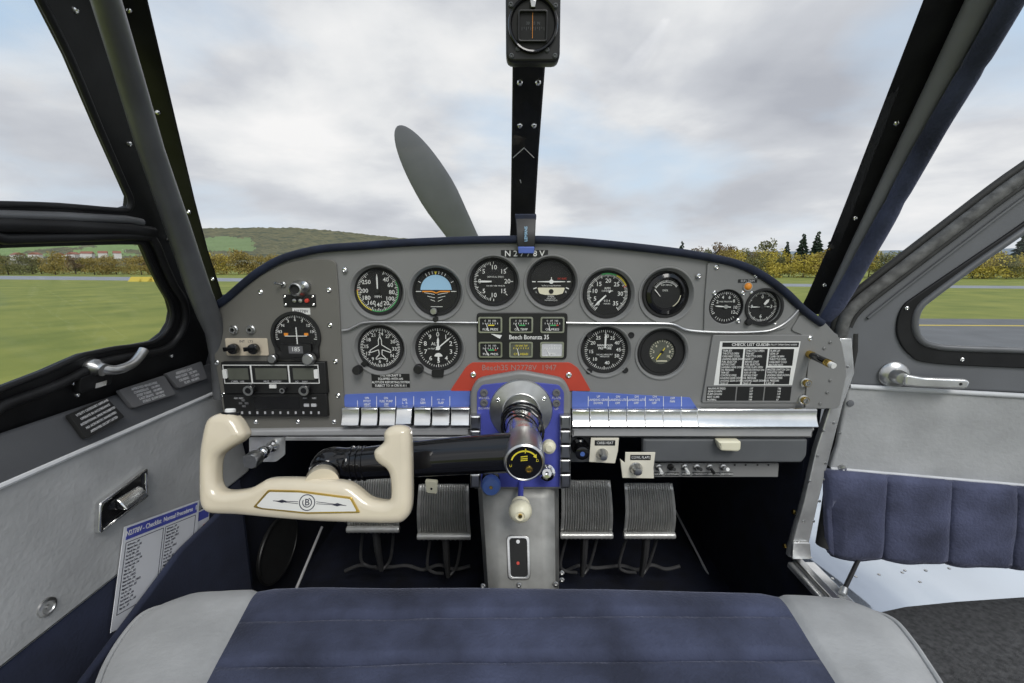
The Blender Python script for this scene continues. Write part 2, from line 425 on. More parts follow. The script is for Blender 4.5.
knob(g, -2*s, -19.5*s, 3.4*s, -.008, .012, 'steel', 'caging_knob'); mb('black').disc(0, -27.5*s, 2.8*s, -.002, .006, 16).build('adjust_knob', g)
# vertical speed
g, s, z = gauge(493.5, 281.5, 22, 'vertical speed dial with needle pointing left at zero')
b = mb('white'); ticks(b, s, 17.6, 19.8, 190, 350, 32, .45, z, 4, 16.4); ticks(b, s, 17.4, 19.8, 0, 180, 4, .6, z)
nums(b, s, [('5', 315), ('10', 2), ('15', 45), ('20', 90), ('15', 135), ('10', 180), ('5', 225), ('0', 270)], 14, 6.4, z)
b.text('VERTICAL SPEED', 2.3*s, 2*s, 4.5*s, z); b.text('100 FEET PER MINUTE', 2*s, 2*s, -4.5*s, z); b.build('dial_marking', g)
needle(g, s, 270, 15.5, z, w=2, tail=-1); hub(g, s, z)
# turn coordinator
g, s, z = gauge(551.4, 281.7, 22, 'turn coordinator with small white aeroplane above a white ball tube')
b = mb('white')
for a in (-90, -112, 90, 112): b.bar(pol(16*s, a), pol(19.5*s, a), 1*s, z, z+.0003)
b.text('TURN COORDINATOR', 1.9*s, 0, -4.2*s, z); b.text('2 MIN.', 2.6*s, 0, -15*s, z); b.text('NO PITCH\nINFORMATION', 1.9*s, 0, -18*s, z); b.text('L', 3*s, -15*s, -10.5*s, z); b.text('R', 3*s, 15*s, -10.5*s, z)
b.m('red').text('DC ELEC', 2.4*s, 11*s, 3*s, z); b.build('dial_marking', g)
mb('cream_knob').fill([rnd([(-14*s, -6*s), (14*s, -6*s), (12*s, -12*s), (6*s, -13.4*s), (-6*s, -13.4*s), (-12*s, -12*s)], 1.5*s)], z, z+.0006).build('ball_tube', g)
mb('black').disc(0, -9.8*s, 2.4*s, z+.0006, z+.0016, 16).build('ball', g)
b = mb('white'); b.bar((-14*s, 0), (0, 0), .7*s, z+.001, z+.0015, 1.6*s); b.bar((14*s, 0), (0, 0), .7*s, z+.001, z+.0015, 1.6*s); b.disc(0, 0, 2.2*s, z+.001, z+.0018, 16); b.bar((0, 0), (0, 4.6*s), .8*s, z+.001, z+.0015); b.build('aeroplane_symbol', g)
# manifold / tach top
g, s, z = gauge(607.5, 294, 22, 'tachometer dial numbered to 35 with needle at zero')
b = mb('white'); ticks(b, s, 17.8, 20.6, 216, 504, 70, .45, z, 5, 16.6)
nums(b, s, [('0', 222), ('5', 248), ('10', 282), ('15', 318), ('20', 2), ('25', 44), ('30', 90), ('35', 138)], 13.2, 6, z)
b.text('RPM', 3.2*s, 0, 5.5*s, z); b.text('HUNDREDS', 2.2*s, 0, 3*s, z); b.text('0 5 4', 3*s, 0, -7*s, z)
b.text('HOURS', 2*s, 0, -10*s, z); b.build('dial_marking', g)
b = mb('green'); b.ring(0, 0, 19.6*s, 21.2*s, z, z+.0005, 342, 385); b.m('yellow').ring(0, 0, 19.6*s, 21.2*s, z, z+.0005, 385, 425); b.m('red').bar(pol(17.6*s, 67), pol(21.2*s, 67), .9*s, z, z+.0006); b.build('speed_arc', g)
needle(g, s, 226, 18, z, w=1.8); hub(g, s, z)
# ammeter, deep bowl
g, s, z = gauge(666.5, 294, 21.5, 'deep black dial with white fan scale, top row far right')
mb('gloss_black').lathe([(20.4*s, z+.004), (17*s, z+.006), (15.5*s, z+.003), (14.5*s, z)], 40).build('inner_ring', g)
b = mb('white'); ticks(b, s, 12.5, 14, -58, 52, 20, .4, z, 5, 11.6)
b.ring(0, -1*s, 12.6*s, 13.1*s, z, z+.0003, -58, 52); b.text('ELECTRICAL', 2.1*s, 0, 9*s, z); b.text('DEG.', 2.6*s, -1*s, 3.5*s, z); b.build('dial_marking', g)
mb('white').bar((-12*s, 4.5*s), (-6*s, -2.5*s), .9*s, z+.001, z+.0015, .5*s).build('needle', g)
mb('cream_knob').ring(0, 0, 14.3*s, 15.2*s, z, z+.0012, 95, 150).build('scale_sliver', g)
# directional gyro
g, s, z = gauge(380, 348, 21, 'heading dial with white outlined aeroplane on its face')
b = mb('white'); ticks(b, s, 17.8, 20, 0, 355, 71, .45, z, 2, 16.8)
nums(b, s, [('24', 5), ('27', 35), ('30', 65), ('33', 95), ('N', 125), ('3', 155), ('6', 185), ('9', 215), ('12', 245), ('15', 275), ('18', 305), ('21', 335)], 14.3, 5, z)
pl = [(0, 12), (1.6, 8), (1.6, 3), (10.5, -2.5), (10.5, -5), (1.8, -2), (1.4, -7), (4.8, -10.5), (4.8, -12), (0, -10.5)]
pl = pl+[(-x, y) for x, y in pl[-2:0:-1]]
pl = [(x*s, y*s) for x, y in pl]
for i in range(len(pl)): b.bar(pl[i], pl[(i+1) % len(pl)], .75*s, z, z+.0004)
b.build('dial_marking', g)
knob(g, -20*s, -20*s, 4.6*s, -.004, .022, 'black'); mb('black').bar((-17*s, -17*s), (-13*s, -13*s), 5*s, -.005, .002).build('knob_boss', g)
# altimeter
g, s, z = gauge(438, 348, 21, 'altimeter dial numbered nought to nine with two hands')
b = mb('white'); ticks(b, s, 18, 20, 0, 352.8, 49, .5, z, 5, 16.8)
nums(b, s, [(str(k), 36*k) for k in range(10)], 13.6, 6.6, z); b.text('ALT', 4.6*s, -3*s, 4*s, z); b.text('100 FEET', 2*s, -7*s, -1*s, z)
b.ring(0, -9.5*s, .5*s, 4.2*s, z, z+.0003, -80, 80); b.bar((0, -9*s), (0, -14*s), 1.6*s, z, z+.0003); b.m('dial_black').text('', 1) if False else None
b.build('dial_marking', g)
needle(g, s, 50, 17.5, z, w=1.4, tail=3, name='long_hand'); needle(g, s, 2, 11, z+.0006, w=2.2, tail=2, name='short_hand'); hub(g, s, z, 2.2, 'white')
knob(g, -18.5*s, -19.5*s, 5*s, -.004, .016, 'black'); mb('black').fill([rnd(rect(-6*s, -29*s, 6*s, -21*s), 2.5*s)], -.004, .003).build('lower_lug', g)
# manifold pressure
g, s, z = gauge(605, 350, 21.5, 'manifold pressure dial numbered ten to fifty with needle straight up')
b = mb('white'); ticks(b, s, 18.3, 20.6, 0, 354, 59, .45, z, 5, 17)
nums(b, s, [('30', 5), ('35', 32), ('40', 60), ('45', 90), ('50', 117), ('40', 168), ('10', 225), ('15', 262), ('20', 300), ('25', 330)], 14, 5, z)
b.text('MANIFOLD\nPRESSURE', 3.1*s, 0, 3*s, z, bold=.0001); b.text('INCHES MERCURY\nABSOLUTE', 2*s, 0, -6*s, z); b.build('dial_marking', g)
needle(g, s, 1, 18, z, w=1.9, tail=0); hub(g, s, z)
for (x, y) in ((588, 334), (630, 334), (588, 370), (624, 369)):
    p = at(x, y, YP)-at(605, 350, YP)
    mb('matte_black').lathe([(0, .0005), (3.1*s, .0005), (3.1*s, .0016), (2.4*s, .0022), (0, .001)], 18, Matrix.Translation((p.x, p.z, 0))).build('mounting_lug', g)
# suction
g, s, z = gauge(662, 352, 22, 'small grey suction dial sunk in a wide black ring')
mb('matte_black').lathe([(21.5*s, z+.003), (13.6*s, z+.003), (12.6*s, z)], 40).build('inner_ring', g)
mb('lcd').disc(0, 0, 12.6*s, z-.001, z+.0004, 40).build('inner_dial', g)
b = mb('cream_knob'); ticks(b, s, 10.4, 12, -125, 125, 20, .4, z+.0004, 4, 9.8); nums(b, s, [('4', -45), ('6', 45), ('2', -90), ('8', 90), ('10', 125)], 8.2, 3.6, z+.0004); b.bar((-5*s, -9.5*s), (6*s, -9.5*s), 1*s, z+.0004, z+.0007); b.build('dial_marking', g)
needle(g, s, 214, 10, z, m='yellow', w=1.1); hub(g, s, z, 1.5)
# two small gauges right
g, s, z = gauge(725.6, 306.7, 16, 'small black dial left of the orange warning lamp pair', 'small gauges on the right plate', depth=.004)
g['label'] = 'smaller black dial below left of the orange lamp'
b = mb('white'); ticks(b, s, 12.8, 15, -120, 120, 30, .45, z, 5, 12); nums(b, s, [('2', -60), ('4', -20), ('6', 20), ('8', 55), ('10', 95), ('12', 125)], 9.8, 4.6, z); b.text('FUEL PRESSURE', 1.9*s, 0, 5*s, z); ticks(b, s, 12.8, 15, 140, 220, 8, .45, z); b.build('dial_marking', g)
needle(g, s, 274, 11, z, w=1.3); hub(g, s, z, 2, 'steel')
g, s, z = gauge(761.7, 306.7, 16, 'small black dial below right of the orange lamp, needle cross', 'small gauges on the right plate', depth=.004)
g['label'] = 'smaller black clock dial below right of the orange lamp, in a black mount'
b = mb('white'); ticks(b, s, 12.8, 15, 0, 354, 59, .4, z, 5, 12); nums(b, s, [('0', 0), ('3', 90), ('6', 180), ('9', 270)], 9.8, 4.6, z); b.build('dial_marking', g)
needle(g, s, 268, 11.5, z, w=1.1); needle(g, s, 40, 10, z, w=3, tail=-3, tip=.05, name='wide_hand'); needle(g, s, 90, 8, z, w=.8, name='thin_hand'); hub(g, s, z, 2)
mb('black').ring(0, 0, 16.6*s, 19*s, -.001, .006).build('mount_ring', g); knob(g, -15*s, -15*s, 3.2*s, 0, .01, 'black')

# orange lamp, its label
g, s = on_panel('warning_lamp', 'round orange warning lamp above two small dials', 'lamp', 747.5, 286.4, dz=.003)
mb('orange').lathe([(3.8*s, 0), (3.6*s, .003), (2.4*s, .005), (0, .0056)], 20).build('lens', g); mb('steel').ring(0, 0, 3.7*s, 4.6*s, 0, .002).build('rim', g)
g, s = on_panel('lamp_placard', 'tiny black placard directly above the orange warning lamp', 'placard', 747.5, 281, dz=.003)
b = mb('black'); b.box(-9.5*s, 9.5*s, -1.7*s, 1.7*s, 0, .0006); b.build('plate', g); mb('print_grey').text('ELEV TRIM', 3*s, 0, 0, .0007).build('lettering', g)

# six gauge cluster
g, s = on_panel('engine_gauge_cluster', 'black rectangular cluster of six small window gauges at panel centre', 'gauge cluster', 522, 336)
mb('black').fill([rnd(rect(-45*s, -23.5*s, 45*s, 23.5*s), 4*s)], 0, .003, .001, 2).build('housing', g)
k = 0
nm = ['FUEL PRESS', 'OIL TEMP', 'OIL PRESS', 'FUEL PRESS', 'CYL HEAD', 'AMPS']
for yy in (11.5, -13.5):
    for xx in (-31.5, -1, 30):
        cx, cy = xx*s, yy*s
        bz = mb('steel').fill([rnd(rect(cx-11.8*s, cy-8*s, cx+11.8*s, cy+8*s), 2*s), rnd(rect(cx-10.3*s, cy-6.6*s, cx+10.3*s, cy+6.6*s), 1.4*s)], .003, .0048).build('window_bezel', g)
        mb({4: 'lcd', 5: 'print_grey'}.get(k, 'dial_black')).box(cx-10.3*s, cx+10.3*s, cy-6.6*s, cy+6.6*s, .003, .0034).build('dial', bz)
        b = mb('yellow' if k == 4 else 'white'); b.text(nm[k], 3.1*s, cx, cy-4.6*s, .0035, bold=.00004); b.text('0   50  100' if k < 4 else '100 200 300' if k == 4 else '-  0  +', 2.6*s, cx, cy+4*s, .0035)
        for q in range(7): b.bar((cx+(q-3)*2.4*s, cy+.6*s), (cx+(q-3)*2.4*s, cy+2.2*s), .5*s, .0035, .0037)
        if k in (0, 1, 2, 3): b.m('yellow' if k in (0,) else 'green').box(cx-2*s, cx+4*s, cy-.9*s, cy+.2*s, .0035, .0037)
        if k in (2, 3): b.m('red').box(cx+4*s, cx+6*s, cy-.9*s, cy+.2*s, .0035, .0037)
        b.build('dial_marking', bz)
        mb('white').bar((cx-2*s, cy-6*s), (cx-(6 if k % 2 else 4)*s, cy+1.5*s), .9*s, .0038, .0042, .4*s).build('needle', bz)
        k += 1
b = mb('white'); b.text('Beech Bonanza 35', 6.3*s, 7*s, -1*s, .0031, sx=.86, bold=.00012); b.poly([(-31*s, 2.6*s), (-20*s, 1.2*s), (-22*s, -2.4*s), (-24.5*s, -1.2*s)], .003, .0034)
b.build('lettering', g)

# placards on the panel
def placard(px, py, w, h, lines, label, size, base='black', ink='white', dz=.0, name='placard', al='CENTER', lh=1.0, bold=.00005, sx=1):
    g, s = on_panel(name, label, 'placard', px, py, dz=dz)
    mb(base).box(-w/2*s, w/2*s, -h/2*s, h/2*s, 0, .0008).build('plate', g)
    b = mb(ink); n = len(lines)
    for i, t in enumerate(lines): b.text(t, size*s, 0 if al == 'CENTER' else (-w/2+1)*s, (h/2-(i+.5)*h/n)*s, .0009, al=al, bold=bold, sx=sx)
    b.build('lettering', g); return g, s
placard(524.5, 253.8, 47, 7.4, ['N 2 7 7 8 V'], 'black strip lettered N2778V at top centre of the panel', 8, name='registration_placard', bold=.00012, sx=1.05)
placard(390.8, 380.5, 38, 14, ['THIS AIRCRAFT IS', 'EQUIPPED WITH AN', 'ALTITUDE REPORTING SYSTEM', 'SUBJECT TO 14 CFR 91.411'], 'four line black placard under the heading dial', 3.3, sx=.82)
placard(301.5, 311.3, 17.5, 6.5, ['N2778V'], 'small white label above the navigation dial', 4.2, 'white', 'ink', dz=.0035)

# check list plate
g, s = on_panel('checklist_plate', 'grey raised plate printed with black check list columns, right of panel', 'checklist', 757, 368.5)
o = lambda x, y: ((x-757)*s, -(y-368.5)*s)
mb('panel_grey').fill([rnd([o(709, 334), o(808, 334), o(803.5, 403.5), o(703.5, 403.5)], 2.5*s)], 0, .004, .0012, 2).build('plate', g)
cards = [rect(*o(719, 386-2), *o(740, 348)), rect(*o(742, 384), *o(764, 348)), rect(*o(766, 365), *o(790, 348)), rect(*o(765, 384), *o(789, 367)), rect(*o(719, 346), *o(794, 341.5)),
         rect(*o(707.5, 401), *o(736.5, 386.5)), rect(*o(738, 401), *o(764.5, 386.5)), rect(*o(766, 401), *o(792, 386.5))]
b = mb('white'); b.fill([[o(716.5, 340.5), o(795.5, 340.5), o(792.5, 385), o(714, 385)]], .004, .0043); b.build('border', g)
random.seed(3)
words = ['BEFORE START', 'MASTER SWITCH ON', 'FUEL SELECTOR', 'MIXTURE RICH', 'THROTTLE OPEN', 'COWL FLAPS OPEN', 'CONTROLS FREE', 'TRIM SET', 'OIL PRESSURE', 'RUN UP 1700', 'MAGNETOS CHECK', 'CARB HEAT COLD', 'GEAR UP', 'FLAPS UP', 'CLIMB 100 MPH', 'LANDING GEAR DOWN']
for i, c in enumerate(cards):
    (x0, y0), (x1, y1) = c[0], c[2]
    b = mb('black'); b.box(x0, x1, y0, y1, .0043, .0048); b.m('white')
    if i == 4: b.text('CHECK LIST GUIDE', 4.2*s, x0+(x1-x0)*.36, (y0+y1)/2, .0049, bold=.00006); b.text('SEE PILOT OPERATING GUIDE', 2.2*s, x0+(x1-x0)*.78, (y0+y1)/2, .0049)
    elif i < 4:
        n = int((y1-y0)/(2.7*s)); 
        for q in range(n): b.text(random.choice(words), (2.9 if q else 3.2)*s, x0+.6*s, y1-(q+.7)*(y1-y0)/n, .0049, al='LEFT', sx=.72, bold=.00003)
    else:
        for q in range(5):
            b.text(['MAXIMUM SPEED', 'GEAR DOWN', 'FLAPS DOWN', 'BEST CLIMB', 'NORMAL'][q] if i == 5 else str(random.randint(60, 200)), 2.9*s, x0+(.8*s if i == 5 else 12*s), y1-(q+.7)*(y1-y0)/5, .0049, al='LEFT', sx=.8, bold=.00003)
    b.build('printed_card', g)

# ---------------- left plate equipment
g, s = on_panel('eyeball_vent', 'round chrome eyeball fitting near the top of the left plate', 'vent', 299, 289, dz=.0035)
mb('steel').lathe([(9*s, 0), (8.6*s, .004), (7.4*s, .008), (6.4*s, .014), (5.2*s, .0148), (4.6*s, .010), (0, .009)], 26).build('ball', g)
mb('steel').lathe([(5*s, 0), (4.8*s, .008), (2*s, .012), (0, .012)], 18, Matrix.Translation((7.5*s, 3*s, 0))).build('side_cap', g)
mb('matte_black').disc(-1*s, 0, 4.4*s, .0088, .0104, 20).build('opening', g)
g, s = on_panel('toggle_switch', 'tiny silver toggle just left of the eyeball fitting', 'switch', 283.5, 284.5, dz=.0035)
mb('steel').lathe([(3*s, 0), (2.8*s, .002), (1.6*s, .003), (1.4*s, .004)], 14).build('nut', g); mb('steel').tube([(0, 0, .002), (-3*s, 1*s, .008), (-4.4*s, 2*s, .012)], [1*s, 1*s, 1.6*s], 8).build('lever', g)
g, s = on_panel('switch_plate', 'small black plate of micro switches under the eyeball fitting', 'switch plate', 300, 300.5, dz=.0035)
mb('black').box(-16*s, 16*s, -6*s, 6*s, 0, .0025).build('plate', g, bevel=.0006)
for (x, y) in ((-14, 4), (14, 4), (-14, -4), (14, -4)): screw(g, x*s, y*s, .0025, 1.5*s).build('screw', g)
for i, x in enumerate((-4, 2, 8)): mb(['steel', 'steel', 'red'][i]).lathe([(2.2*s, .0025), (1.9*s, .006), (0, .007)], 12, Matrix.Translation((x*s, 0, 0))).build('button', g)
# VOR
g, s, z = gauge(296.2, 336, 22, 'navigation dial with compass ring, orange flags and square lower body', dz=.0085, depth=.004, name='navigation_indicator')
b = mb('black'); b.fill([[pol(23.5*s, a) for a in range(-112, 113, 8)]+[(21.5*s, -14*s), (21.5*s, -22*s), (17*s, -23.5*s), (-17*s, -23.5*s), (-21.5*s, -22*s), (-21.5*s, -14*s)], circ(0, 0, 21.6*s)], -.0085, .0005); b.build('housing', g)
b = mb('white'); ticks(b, s, 18.6, 20.6, -100, 100, 40, .45, z, 5, 17.6); nums(b, s, [('33', -75), ('N', -50), ('3', -25), ('6', 0), ('9', 25), ('12', 50), ('15', 75)], 16.2, 4, z)
for yv in range(-3, 4): b.disc(0, yv*2.4*s, .45*s, z, z+.0003, 8)
b.build('dial_marking', g)
b = mb('white'); b.bar((-11*s, 0), (11*s, 0), .7*s, z+.001, z+.0014); b.bar((1*s, 9*s), (1*s, -9*s), .9*s, z+.0016, z+.002); b.build('deviation_needle', g)
for sg in (-1, 1): mb('orange').box(sg*10*s-2*s, sg*10*s+2*s, .5*s, 3*s, z, z+.0006).build('flag', g)
b = mb('black'); b.box(-15*s, 15*s, -21*s, -8*s, z, .002); b.m('placard_grey').box(-7*s, 7*s, -17*s, -9.5*s, .002, .0026); b.m('white').text('185', 6*s, 0, -13*s, .0027); b.build('display', g)
knob(g, -22*s, -21.5*s, 4.4*s, -.002, .014, 'steel'); knob(g, 14.5*s, -21.5*s, 6*s, -.002, .018, 'steel')
# jacks
for i, (x, y) in enumerate(((234.3, 329.6), (251.4, 329.6))):
    g, s = on_panel('phone_jack', ['round steel phone jack, nearer the window of the two', 'round steel phone jack, nearer the navigation dial of the two'][i], 'jack', x, y, 'phone jacks on the left plate', dz=.0035)
    mb('steel').lathe([(4.4*s, 0), (4.4*s, .002), (3.4*s, .003), (3.2*s, .006), (1.8*s, .006), (1.8*s, .001), (0, .001)], 18).build('socket', g); mb('matte_black').disc(0, 0, 1.7*s, .001, .0016, 12).build('hole', g)
g, s = on_panel('knob_plate', 'beige rectangular plate with two black pointer knobs', 'switch plate', 247.5, 346.8, dz=.0035)
mb('beige').fill([rnd(rect(-21*s, -8.8*s, 21*s, 8.8*s), 1.5*s)], 0, .0018, .0005, 1).build('plate', g)
mb('ink').text('INT   LTS', 3.4*s, 0, 5.6*s, .0019).build('lettering', g)
for x in (-10.5, 9.5):
    kn = knob(g, x*s, -1*s, 5.4*s, .0018, .012, 'gloss_black'); mb('gloss_black').bar((x*s-8*s, -1*s), (x*s+5*s, 0), 4.4*s, .006, .0165, 3*s).build('pointer', kn, bevel=.001)
# radios
g, s = on_panel('com_radio', 'black communication radio with three displays outlined in white', 'radio', 277.5, 376.5, dz=.0035)
b = mb('black'); b.box(-51*s, 51*s, -16*s, 16*s, 0, .010); b.build('body', g, bevel=.0008)
b = mb('white')
for x0, x1 in ((-49.5, -22), (-22, 15), (15, 44.5)):
    b.fill([rect(x0*s, -5.5*s, x1*s, 13.5*s), rect((x0+.7)*s, -4.8*s, (x1-.7)*s, 12.8*s)], .010, .0106)
b.build('display_border', g)
for x0, x1 in ((-45, -25), (-18, 13), (19, 40)):
    d = mb('lcd').box(x0*s, x1*s, -1.5*s, 10*s, .010, .0105).build('display', g)
for x in (-47.5, 42): mb('white').fill([rnd(rect((x-1.8)*s, 0, (x+2.2)*s, 9*s), 1*s)], .010, .013).build('side_button', g)
b = mb('print_grey')
for x, t in ((-40, 'COM'), (-32, 'USE'), (-8, 'MHZ'), (4, 'STBY'), (30, 'NAV'), (-38, 'VOL'), (0, 'PULL'), (22, 'SQ')): b.text(t, 2.6*s, x*s, (-3.6 if x % 2 == 0 else -9)*s, .0102)
b.build('lettering', g)
for x, r in ((-22, 5.4), (32, 5.4), (11, 2.8)): kn = knob(g, x*s, -10.5*s, r*s, .010, .014, 'gloss_black'); mb('steel').ring(x*s, -10.5*s, r*.55*s, r*.9*s, .024, .0245).build('knob_rim', kn)
mb('white').box(-5*s, 1.5*s, -10*s, -6.5*s, .010, .0125).build('push_button', g)
g, s = on_panel('audio_radio', 'lower black radio unit with dark display and button row', 'radio', 278, 403.5, dz=.0035)
mb('black').box(-51*s, 51*s, -12*s, 11.3*s, 0, .008).build('body', g, bevel=.0008)
mb('gloss_black').box(-21*s, 24*s, -4*s, 8.5*s, .008, .0086).build('display', g)
b = mb('print_grey')
for x, y in ((-38, 7), (-33, 7), (30, 7), (39, 7), (30, 0), (39, 0)): b.text('ABC', 2.4*s, x*s, y*s, .0081)
b.build('lettering', g)
for x in range(12): mb('print_grey').box((-42+x*7.6)*s, (-40.4+x*7.6)*s, -9*s, -6.6*s, .008, .0092).build('key', g)
for x, y in ((-34, 2), (-28, 2), (-31, 5), (-31, -1)): mb('placard_grey').box((x-1.6)*s, (x+1.6)*s, (y-1)*s, (y+1)*s, .008, .0094).build('key', g)
for x in (31, 38): mb('print_grey').box((x-2.4)*s, (x+2.4)*s, -1.5*s, 1.5*s, .008, .0094).build('key', g)

# right bracket hardware
g = thing('pull_rod', 'black rod with brass and white tip on the right bracket', 'handle', at(809, 354, YP), (PI/2, 0, 0))
p0 = at(809, 354, YP-.004); p1 = at(826, 362, YP-.045); p2 = at(834, 366, YP-.06)
mb('gloss_black').tube([p0+(p1-p0)*.2, p1], .0058, 14).build('rod', g, True)
mb('gold').tube([p0, p0+(p1-p0)*.22], .0064, 14).build('collar', g, True); mb('gold').tube([p1, p1+(p2-p1)*.5], .006, 14).build('ferrule', g, True); mb('white').tube([p1+(p2-p1)*.5, p2], .0045, 12).build('tip', g, True)
for i, (x, y) in enumerate(((804, 382), (802, 399))):
    g, s = on_panel('knurled_nut', ['upper small brass nut on the right bracket', 'lower small brass nut on the right bracket'][i], 'nut', x, y, dz=.0025)
    mb('steel').lathe([(4.8*s, 0), (4.8*s, .004), (3.2*s, .005), (3*s, .011), (1.6*s, .011), (1.4*s, .007), (0, .007)], 14).build('nut', g); mb('gold').ring(0, 0, 3.1*s, 3.7*s, .006, .010).build('brass_ring', g)
# ================================================================ LOWER PANEL
def pfill(pts, z0, z1, m, bev=0, rr=.002, holes=[]):
    Q = Plane((0, YP-z1, H), (1, 0, 0), (0, 0, 1))     # the front face is the one the outline was measured on
    return mb(m, Q.M()).fill([rnd([Q.uv(*p) for p in pts], rr)]+holes, z0-z1, 0, bev, 2)
def puz(px, py, z):
    p = at(px, py, YP-z); return (p.x, p.z-H)
def proot(name, label, cat, px, py, group=None): return thing(name, label, cat, at(px, py, YP), (PI/2, 0, 0), group)
# red placard arch
g = proot('arched_placard', 'red arched placard lettered with make and year around the column housing', 'placard', 520, 375)
pfill([(450, 391), (466, 367), (472, 362.5), (570, 362.5), (578, 368), (591, 391)], .0, .0022, 'red_plate', .0004, .004).build('plate', g, True)
c = pu(514, 367.5); mb('script', PANEL.M()).text('Beech35 N2778V  1947', 8.2*SP, c[0]+.0085, c[1], .0024, sx=.95).build('lettering', g, True)
for x, y in ((473.5, 374), (568.5, 374.5)):
    c = pu(x, y); screw(g, 0, 0, .0022, 3.2*SP, 'chrome', PANEL.M() @ Matrix.Translation((c[0], c[1], 0))).build('screw', g, True)
# column housing
hs = proot('column_housing', 'grey arched housing with violet blue face around the control column', 'housing', 520, 430)
pfill([(470, 430), (470, 392), (477, 379), (521, 371), (564, 379), (571, 392), (571, 430)], .0, .016, 'panel_grey', .005, .012).build('arch', hs, True)
pfill([(477, 487), (477, 392), (482, 385), (521, 381), (559, 385), (564, 392), (563, 487)], .016, .0185, 'violet_plate', .0006, .004).build('face_plate', hs, True)
pfill([(474, 489), (474, 425), (567, 425), (567, 489)], .0, .0158, 'panel_grey', .002, .002).build('lower_body', hs, True)
for x, y in ((484, 393), (484, 403), (556.5, 393), (556.5, 403.5)):
    c = puz(x, y, .02); s = SP
    mb('placard_grey', PANEL.M() @ Matrix.Translation((c[0], c[1], 0))).lathe([(4*s, .0185), (3.8*s, .021), (2.2*s, .0215), (1.6*s, .0195), (0, .0195)], 16).build('warning_light', hs, True)
for x, y, t in ((484, 398, 'WHEEL'), (484, 408.5, 'DOWN'), (556.5, 398, 'FLAPS'), (556.5, 409, 'UP')):
    c = puz(x, y, .0187); mb('print_grey', PANEL.M()).text(t, 3.4*SP, c[0], c[1], .0187).build('lettering', hs, True)
b = mb('steel', PANEL.M() @ Matrix.Translation((puz(521, 411, .022)[0], puz(521, 411, .022)[1], 0)))
b.lathe([(32*SP, .0185), (31*SP, .021), (27*SP, .0225), (19*SP, .026), (18*SP, .025), (17*SP, .0195), (0, .0192)], 48).build('flange', hs, True)
for x, y in ((498, 400), (544, 399)):
    c = puz(x, y, .022); screw(hs, 0, 0, .0215, 2.6*SP, 'chrome', PANEL.M() @ Matrix.Translation((c[0], c[1], 0))).build('flange_screw', hs, True)
# side chrome ribbed strips
for i, (x0, x1) in enumerate(((470, 480.5), (560, 571))):
    g = proot('ribbed_handle', ['chrome ribbed strip left of the control column', 'chrome ribbed strip right of the control column'][i], 'handle', (x0+x1)/2, 450, 'chrome ribbed strips beside the column')
    n = 5
    for k in range(n):
        y0 = 416+k*14.6; y1 = y0+14
        pfill([(x0, y0), (x1, y0), (x1, y1), (x0, y1)], .016, .031, 'steel', .003, .001).build('segment', g, True)
# blue label strips
def strip(pts, xs, texts, label):
    g = proot('switch_label_strip', label, 'placard', sum(p[0] for p in pts)/len(pts), pts[0][1])
    pfill(pts, .0, .002, 'blue_plate', .0003, .002).build('plate', g, True)
    b = mb('white', PANEL.M())
    for i, x in enumerate(xs[:-1]):
        t = texts[i]; c = pu((x+xs[i+1])/2, (pts[0][1]+pts[-1][1])/2); q0 = pu(x, 396 if i or x > 500 else 400); q1 = pu(x, 406)
        b.bar(q0, q1, .5*SP, .002, .0022)
        if t: b.text(t, 3.4*SP, c[0], c[1], .0022, sx=.8, bold=.00003)
    b.build('lettering', g, True)
    for x in (pts[0][0]+11 if x < 500 else pts[0][0]+6, pts[1][0]-14): pass
    return g
strip([(345, 394.5), (470, 390), (470, 407.3), (341, 407.3)], [358, 377, 396, 414, 432, 450, 470], ['ON\nPITOT\nHEAT', 'ON\nFUEL PUMP\nOFF', 'IGN\nL   R', 'ON\nGEN', '<=  =>\nFLAP', ''], 'blue label strip above the left row of chrome switches')
strip([(572, 391), (664, 396.5), (690, 397.5), (697, 408), (572, 408)], [588, 608, 627, 645, 663, 681, 690], ['UP\nLANDING GEAR\nDOWN', 'ON\nLANDING LITE\nOFF', 'ON\nLANDING LITE\nOFF', 'ON\nNAV LITE\nOFF', 'OFF\nFAN', ''], 'blue label strip above the right row of chrome switches')
# piano key switches
def key_mesh(x0, x1, up=False, y0=407.5, y1=427):
    b = mb('chrome_key', PANEL.M()); a = puz(x0+.55, y1, .024); c = puz(x1-.55, y0, .014)
    prof = [(a[1], .004), (a[1]+.0005, .0215), (a[1]+.002, .0235), (a[1]+(c[1]-a[1])*.35, .0185), (a[1]+(c[1]-a[1])*.6, .0155), (c[1]-.002, .0150), (c[1], .012), (c[1], .004)]
    if up: prof = [(a[1]+.004, .004), (a[1]+.005, .030), (a[1]+.008, .032), (a[1]+(c[1]-a[1])*.66, .024), (c[1]-.001, .020), (c[1]+.001, .016), (c[1]+.001, .004)]
    L = [b.v((a[0], p[0], p[1])) for p in prof]; Rr = [b.v((c[0], p[0], p[1])) for p in prof]
    b.f(L[::-1]); b.f(Rr)
    for i in range(len(prof)): j = (i+1) % len(prof); b.f([L[i], Rr[i], Rr[j], L[j]])
    return b
kx = [340, 359.5, 378, 396, 413, 431, 450, 470]
where = ['far left end', 'second from the far left', 'third from the far left', 'raised fourth key', 'middle, right of the raised key', 'second from the column', 'nearest the column']
